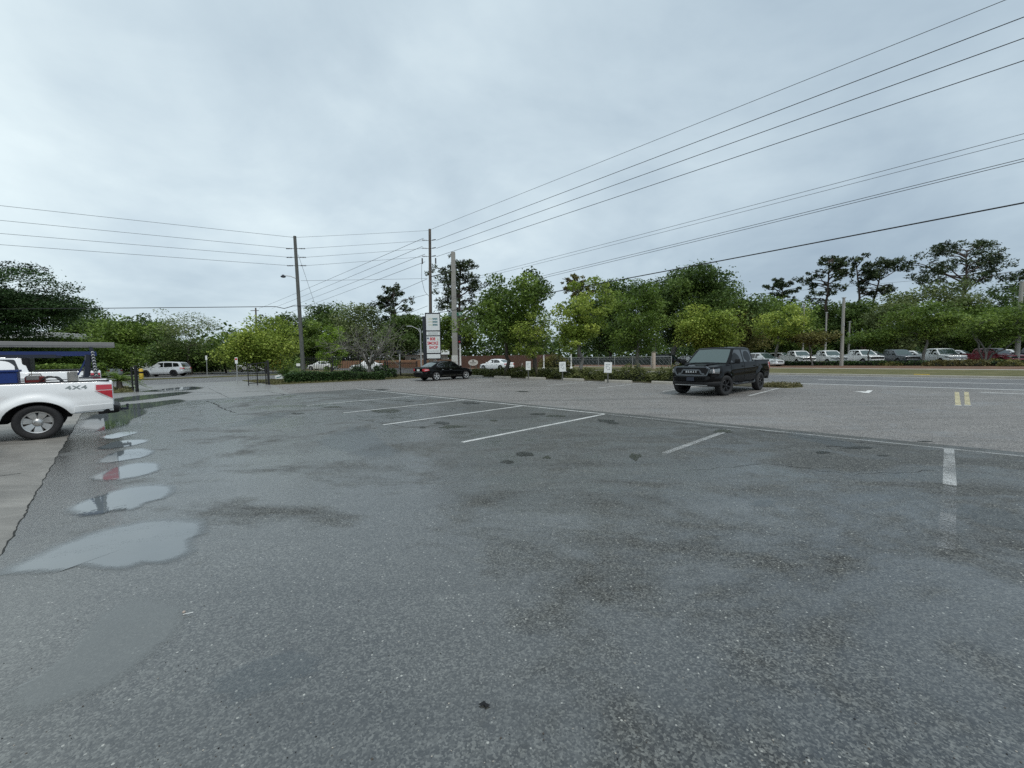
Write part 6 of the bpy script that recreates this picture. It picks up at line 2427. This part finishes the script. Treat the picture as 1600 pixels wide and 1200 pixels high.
tree('broadleaf_tree', 'dark rounded tree right of the tallest white pole', 1338, 1300, 1385, 468, 560, 76, 'broad', 'lf_dark', 'bark', G3, 47, 1.2)
tree('broadleaf_tree', 'pale green loose tree above the dark grey pickup', 1395, 1345, 1440, 461, 560, 66, 'vase', 'lf_feather', 'bark', G3, 48, 1.1)
tree('crape_myrtle', 'small spreading tree before the third white pickup', 1357, 1318, 1405, 518, 540, 47, 'vase', 'lf_mid', 'bark_grey', G3, 49, 0.9)
tree('crape_myrtle', 'leaning double trunk small tree before second white pickup', 1271, 1235, 1312, 518, 540, 48, 'vase', 'lf_olive', 'bark_grey', G3, 50, 0.7, trunks=2)
tree('street_tree', 'wide green tree with single grey trunk before white pickup', 1444, 1390, 1498, 474, 530, 44, 'vase', 'lf_mid', 'bark_grey', G3, 51, 1.0)
tree('broadleaf_tree', 'silvery green tree below the wide branching pine', 1470, 1405, 1525, 442, 555, 66, 'vase', 'lf_feather', 'bark', G3, 52, 0.9)
tree('crape_myrtle', 'broad canopy tree with several pale stems before red pickup', 1540, 1486, 1622, 482, 532, 44.5, 'vase', 'lf_mid', 'bark_grey', G3, 58, 0.85, trunks=4, tr=0.10)
tree('broadleaf_tree', 'dark green tree behind the right edge concrete pole', 1570, 1520, 1650, 455, 560, 68, 'broad', 'lf_dark', 'bark', G3, 54, 1.4)
tree('broadleaf_tree', 'green tree crown filling the gap before the red pickup', 1525, 1480, 1580, 474, 560, 62, 'vase', 'lf_mid', 'bark', G3, 55, 1.2)

tree('bushy_tree', 'leafy green bush mass under the dark left tree', 40, -60, 120, 538, 588, 43, 'broad', 'lf_mid', 'bark', None, 56, 1.3, 0.24)
tree('bushy_tree', 'leafy olive bush beside the flat roofed building', 165, 112, 215, 540, 588, 46, 'broad', 'lf_mid', 'bark', None, 57, 1.3, 0.24)

# far-off wood that closes the gaps below the crowns
rg = np.random.default_rng(77)
P, T = [], []
for k in range(1250):
    ax = rg.uniform(-2.1, 2.1)
    Y = rg.uniform(92, 112)
    X = ax * Y
    h = rg.uniform(2, 9.5)
    mm = 70
    sg = rg.uniform(0.9, 2.0)
    P.append(np.array([X, Y, h * rg.uniform(0.25, 0.95)]) + rg.normal(0, 1, (mm, 3)) * np.array([sg * 1.4, sg, sg]))
    T.append(np.full(mm, rg.uniform(0.15, 0.75)))
P, T = np.concatenate(P), np.concatenate(T)
k = P[:, 2] > 0.1
wd = leaf_mesh('woodland', P[k], 0.75, 'lf_dark', None, 78, T[k], 1.4)
wd['kind'] = 'stuff'
wd['label'] = 'dark far wood closing the view behind all trees'
P, T = [], []
for k in range(260):        # undergrowth closer in, beyond the side street and behind the dealer rows
    if k % 2:
        ax, Y = rg.uniform(-1.32, -0.52), rg.uniform(66, 74)
        h = rg.uniform(0.6, 3.4)
    else:
        ax, Y = rg.uniform(0.40, 1.35), rg.uniform(74, 84)
        h = rg.uniform(0.8, 5.0)
    mm = 75
    sg = rg.uniform(0.5, 1.2)
    P.append(np.array([ax * Y, Y, h * rg.uniform(0.2, 1)]) + rg.normal(0, 1, (mm, 3)) * np.array([sg * 1.6, sg, sg * 0.8]))
    T.append(np.full(mm, rg.uniform(0.1, 0.7)))
P, T = np.concatenate(P), np.concatenate(T)
k = P[:, 2] > 0.1
ug = leaf_mesh('undergrowth', P[k], 0.40, 'lf_dark', None, 79, T[k], 1.5)
ug['kind'] = 'stuff'
ug['label'] = 'tangled dark undergrowth below the far trees'

c = at(868, 575, 58)
mound('bushy_shrub', 'tawny bush at the right end of the brown board fence', c, 2.2, 1.2, 1.7, 'lf_olive', 97, n=1500, ls=0.2, z=0.05)

# hedges
ha, hb_ = at(449, 597, 29.3), at(541, 594.5, 31.5)
hedge('clipped_hedge', 'low dark clipped hedge below the leaning pole', (ha.x, ha.y, 0), (hb_.x, hb_.y, 0), 1.0, 0.72, 'lf_hedge', 91, n=9000, ls=0.09)
ha, hb_ = at(541.5, 594, 31.6), at(598, 592, 33.0)
hedge('clipped_hedge', 'lower clipped hedge around the bare tree foot', (ha.x, ha.y, 0), (hb_.x, hb_.y, 0), 0.9, 0.62, 'lf_hedge', 92, n=3600, ls=0.085)
c = gp(611, 591.5)
mound('round_shrub', 'small round shrub right of the clipped hedge', c, 0.55, 0.5, 0.75, 'lf_hedge', 93, n=900, ls=0.09, z=0.05)
c = at(596, 580, 35.5)
mound('round_shrub', 'dark shrub behind the lower clipped hedge', c, 0.8, 0.6, 1.15, 'lf_hedge', 94, n=1100, ls=0.10, z=0.05)
c = at(560, 580, 36)
mound('round_shrub', 'dark shrub behind the bare tree trunk', c, 0.9, 0.6, 1.1, 'lf_hedge', 95, n=1100, ls=0.10, z=0.05)
# dealer hedge in clipped lengths
for k in range(5):
    a = ST(60.4, 15 - k * 9.6)
    b = ST(60.4, 15 - k * 9.6 - 9.2)
    hedge('clipped_hedge', ('clipped hedge before the leftmost white display pickup', 'clipped hedge before the third white pickup', 'clipped hedge before the dark grey pickup',
                            'clipped hedge before the tall white pickup', 'clipped hedge before the dark red pickup')[k], a, b, 1.0, 0.62, 'lf_hedge', 100 + k, 'dealer lot hedge lengths', 1700, 0.16)
GM = 'golden grass clumps in the mulch bed'
gl = ['golden clump below the hood scoop pickup', 'second golden clump right of single trunk', 'golden clump left of the pale stems', 'golden clump touching the pale stems', 'olive clump right of the pale stems', 'rusty low clump by the right pole', 'low tawny clump by leaning trunks', 'low tawny clump below the dark grey pickup']
for k, (px, Y) in enumerate(((1462, 41), (1487, 40.5), (1508, 40), (1530, 39.5), (1555, 40), (1580, 38), (1290, 49.5), (1395, 44))):
    c = at(px, 575, Y)
    mound('ornamental_grass', gl[k], c, 1.1, 0.7, 0.62 if k < 6 else 0.42, 'lf_gold' if k < 4 else 'lf_olive', 120 + k, GM, 700, 0.14, 0, 'grass clump', 0.12)
# juniper shrubs of the planting strip
GJ = 'low junipers in the planting strip'
jl = ['leftmost low juniper right of the black sedan', 'low juniper under the dark trees, second from left', 'wide juniper before the leaning plank', 'low juniper below the small notice board',
      'spreading juniper right of the dark trunks', 'low juniper left of the middle notice board', 'dark juniper behind the fourth wheel stop', 'rounded juniper left of the largest notice board',
      'small dark juniper right of the largest notice board', 'tallest rounded juniper between notice board and pickup', 'golden green juniper touching the black pickup', 'low juniper hidden behind the black pickup']
js = [(24.0, 28.2, 1.9, .8, .55), (24.1, 25.6, 1.7, .9, .62), (24.0, 23.2, 1.7, .9, .66), (24.0, 21.0, 1.6, .9, .62), (23.9, 18.9, 1.6, .9, .66), (23.8, 16.9, 1.5, .8, .6),
      (23.8, 14.9, 1.2, .8, .55), (23.8, 13.1, 1.25, .85, .80), (23.9, 11.5, .8, .7, .55), (23.7, 10.1, 1.15, .9, .86), (23.7, 8.2, 1.1, .85, .82)]
for k, (s, t, rx, ry, h) in enumerate(js):
    mound('juniper_shrub', jl[k], ST(s + 0.25, t), rx, ry * 1.05, h * 1.1, 'lf_shrub', 140 + k, GJ, int(2600 * rx), 0.085, rad(135), z=0.02)


# fan palm / cycads at left
def fan_palm(label, c, h, n, R, leaf, seed, droop=0.5, name='fan_palm'):
    rg = np.random.default_rng(seed)
    root = thing(name, label, 'palm', (c.x, c.y, 0))
    m = MB()
    m.tube([(0, 0, 0), (0, 0, h * 0.45)], [0.16, 0.12], 8)
    m.build('trunk', 'bark', root, smooth=60)
    P = []
    f = MB()
    for k in range(n):
        az = rg.uniform(0, 6.283)
        el = rg.uniform(0.05, 1.3)
        L = R * rg.uniform(0.75, 1.1)
        pts = []
        for i in range(7):
            u = i / 6
            r = L * u * math.cos(el) * (1 + 0.1 * u)
            z = h * 0.45 + L * u * math.sin(el) - droop * L * u * u
            pts.append(Vector((r * math.cos(az), r * math.sin(az), max(0.05, z))))
        sd = Vector((-math.sin(az), math.cos(az), 0))
        for i in range(6):
            for q in range(2):
                p = pts[i].lerp(pts[i + 1], q / 2)
                ll = 0.30 * R * math.sin(math.pi * min(1, (i + 0.5) / 6.3)) + 0.06
                dirn = (pts[i + 1] - pts[i]).normalized()
                for s in (1, -1):
                    e = p + sd * s * ll * 0.7 + dirn * ll * 0.7 + Vector((0, 0, -0.1 * ll))
                    w_ = dirn * 0.03
                    f.add([p - w_, p + w_, e], [(0, 1, 2)])
        f.tube(pts, 0.012, 3)
    o = f.build('fronds', leaf, root, fixn=False)
    at_ = o.data.attributes.new('tone', 'FLOAT', 'POINT')
    at_.data.foreach_set('value', rg.uniform(0.2, 0.9, len(o.data.vertices)).astype(np.float32))
    return root


c = at(187, 606, 24.5)
fan_palm('fan palm with arching fronds beside the black gate posts', c, 1.3, 34, 1.35, 'lf_mid', 201, 0.55)
c = at(128, 604, 27)
fan_palm('smaller palm behind the work truck tail', c, 1.2, 24, 1.1, 'lf_shrub', 202, 0.5)
c = at(446, 589, 33)
fan_palm('low cycad with stiff fronds left of the leaning pole', c, 0.7, 26, 1.2, 'lf_dark', 203, 0.35, 'cycad')
c = at(466, 588, 34.5)
fan_palm('second low cycad beside the small white notice', c, 0.8, 22, 1.1, 'lf_dark', 204, 0.35, 'cycad')
for k, (px, Y, lb) in enumerate(((108, 31, 'clipped green hedge beyond the work truck bed'),)):
    c = at(px, 590, Y)
    hedge('leafy_hedge', lb, (c.x - (2.8 if k == 0 else 1.6), Y, 0), (c.x + (2.2 if k == 0 else 0.9), Y, 0), 1.2, 1.50 if k == 0 else 1.35, 'lf_mid', 210 + k, n=9000, ls=0.15)

# grass blades on the near grass
rg = np.random.default_rng(301)
n = 26000
areas = []
def inpoly(pts, m):
    xs = [p.x for p in pts]
    ys = [p.y for p in pts]
    out = np.stack([rg.uniform(min(xs), max(xs), m), rg.uniform(min(ys), max(ys), m)], 1)
    ok = np.zeros(m, bool)
    j = len(pts) - 1
    for i in range(len(pts)):
        xi, yi, xj, yj = pts[i].x, pts[i].y, pts[j].x, pts[j].y
        c = ((yi > out[:, 1]) != (yj > out[:, 1])) & (out[:, 0] < (xj - xi) * (out[:, 1] - yi) / (yj - yi + 1e-12) + xi)
        ok ^= c
        j = i
    return out[ok]
pts = np.concatenate([inpoly([ST(8.2, 31.2), ST(S_STRIP - 0.2, 29.6), ST(S_KERB - 0.2, 31), ST(S_KERB - 0.2, 35), ST(8.2, 38)], 30000),
                      inpoly([ST(-14, 29.0), ST(1.2, 31.2), ST(1.2, 37.0), ST(-14, 37)], 16000),
                      inpoly([ST(S_STRIP, 4.45), ST(23.9, 4.05), ST(24.9, 4.3), ST(25.3, 5.0), ST(25.3, 5.6), ST(S_STRIP, 5.6)], 2500)])
P = np.concatenate([pts, rg.uniform(0.05, 0.12, (len(pts), 1))], 1)
ms = np.sin(P[:, 0] * 1.3) * np.cos(P[:, 1] * 1.1) * 0.2 + 0.5
g_ = leaf_mesh('grass', P, 0.12, 'lf_grass', None, 302, ms, 2.6, upbias=0.0)
g_['kind'] = 'stuff'
g_['label'] = 'short patchy grass by the drive and hedge'

# loose grit and leaf crumbs on the lot
rg = np.random.default_rng(404)
m = MB()
for k in range(520):
    px, py = rg.uniform(-60, 1660), 640 + 560 * rg.random() ** 0.8
    p = gp(px, py)
    s_, t_ = toST(p)
    if not (-0.6 < s_ < 10.2):
        continue
    r = rg.uniform(0.0015, 0.0042) * (1.3 if rg.random() < 0.1 else 1)
    a = rg.uniform(0, 6.28)
    vs = []
    for j in range(5):
        q = a + 6.283 * j / 5
        vs.append((p.x + r * rg.uniform(0.7, 1.3) * math.cos(q), p.y + r * rg.uniform(0.7, 1.3) * math.sin(q), 0.001))
    vs.append((p.x, p.y, r * rg.uniform(0.6, 1.1)))
    m.add(vs, [(j, (j + 1) % 5, 5) for j in range(5)], int(rg.integers(0, 3)))
g2 = m.build('grit', ['conc_stop', 'trim', 'bark'], None, fixn=False)
g2['kind'] = 'stuff'
g2['label'] = 'loose grit scattered over the asphalt'
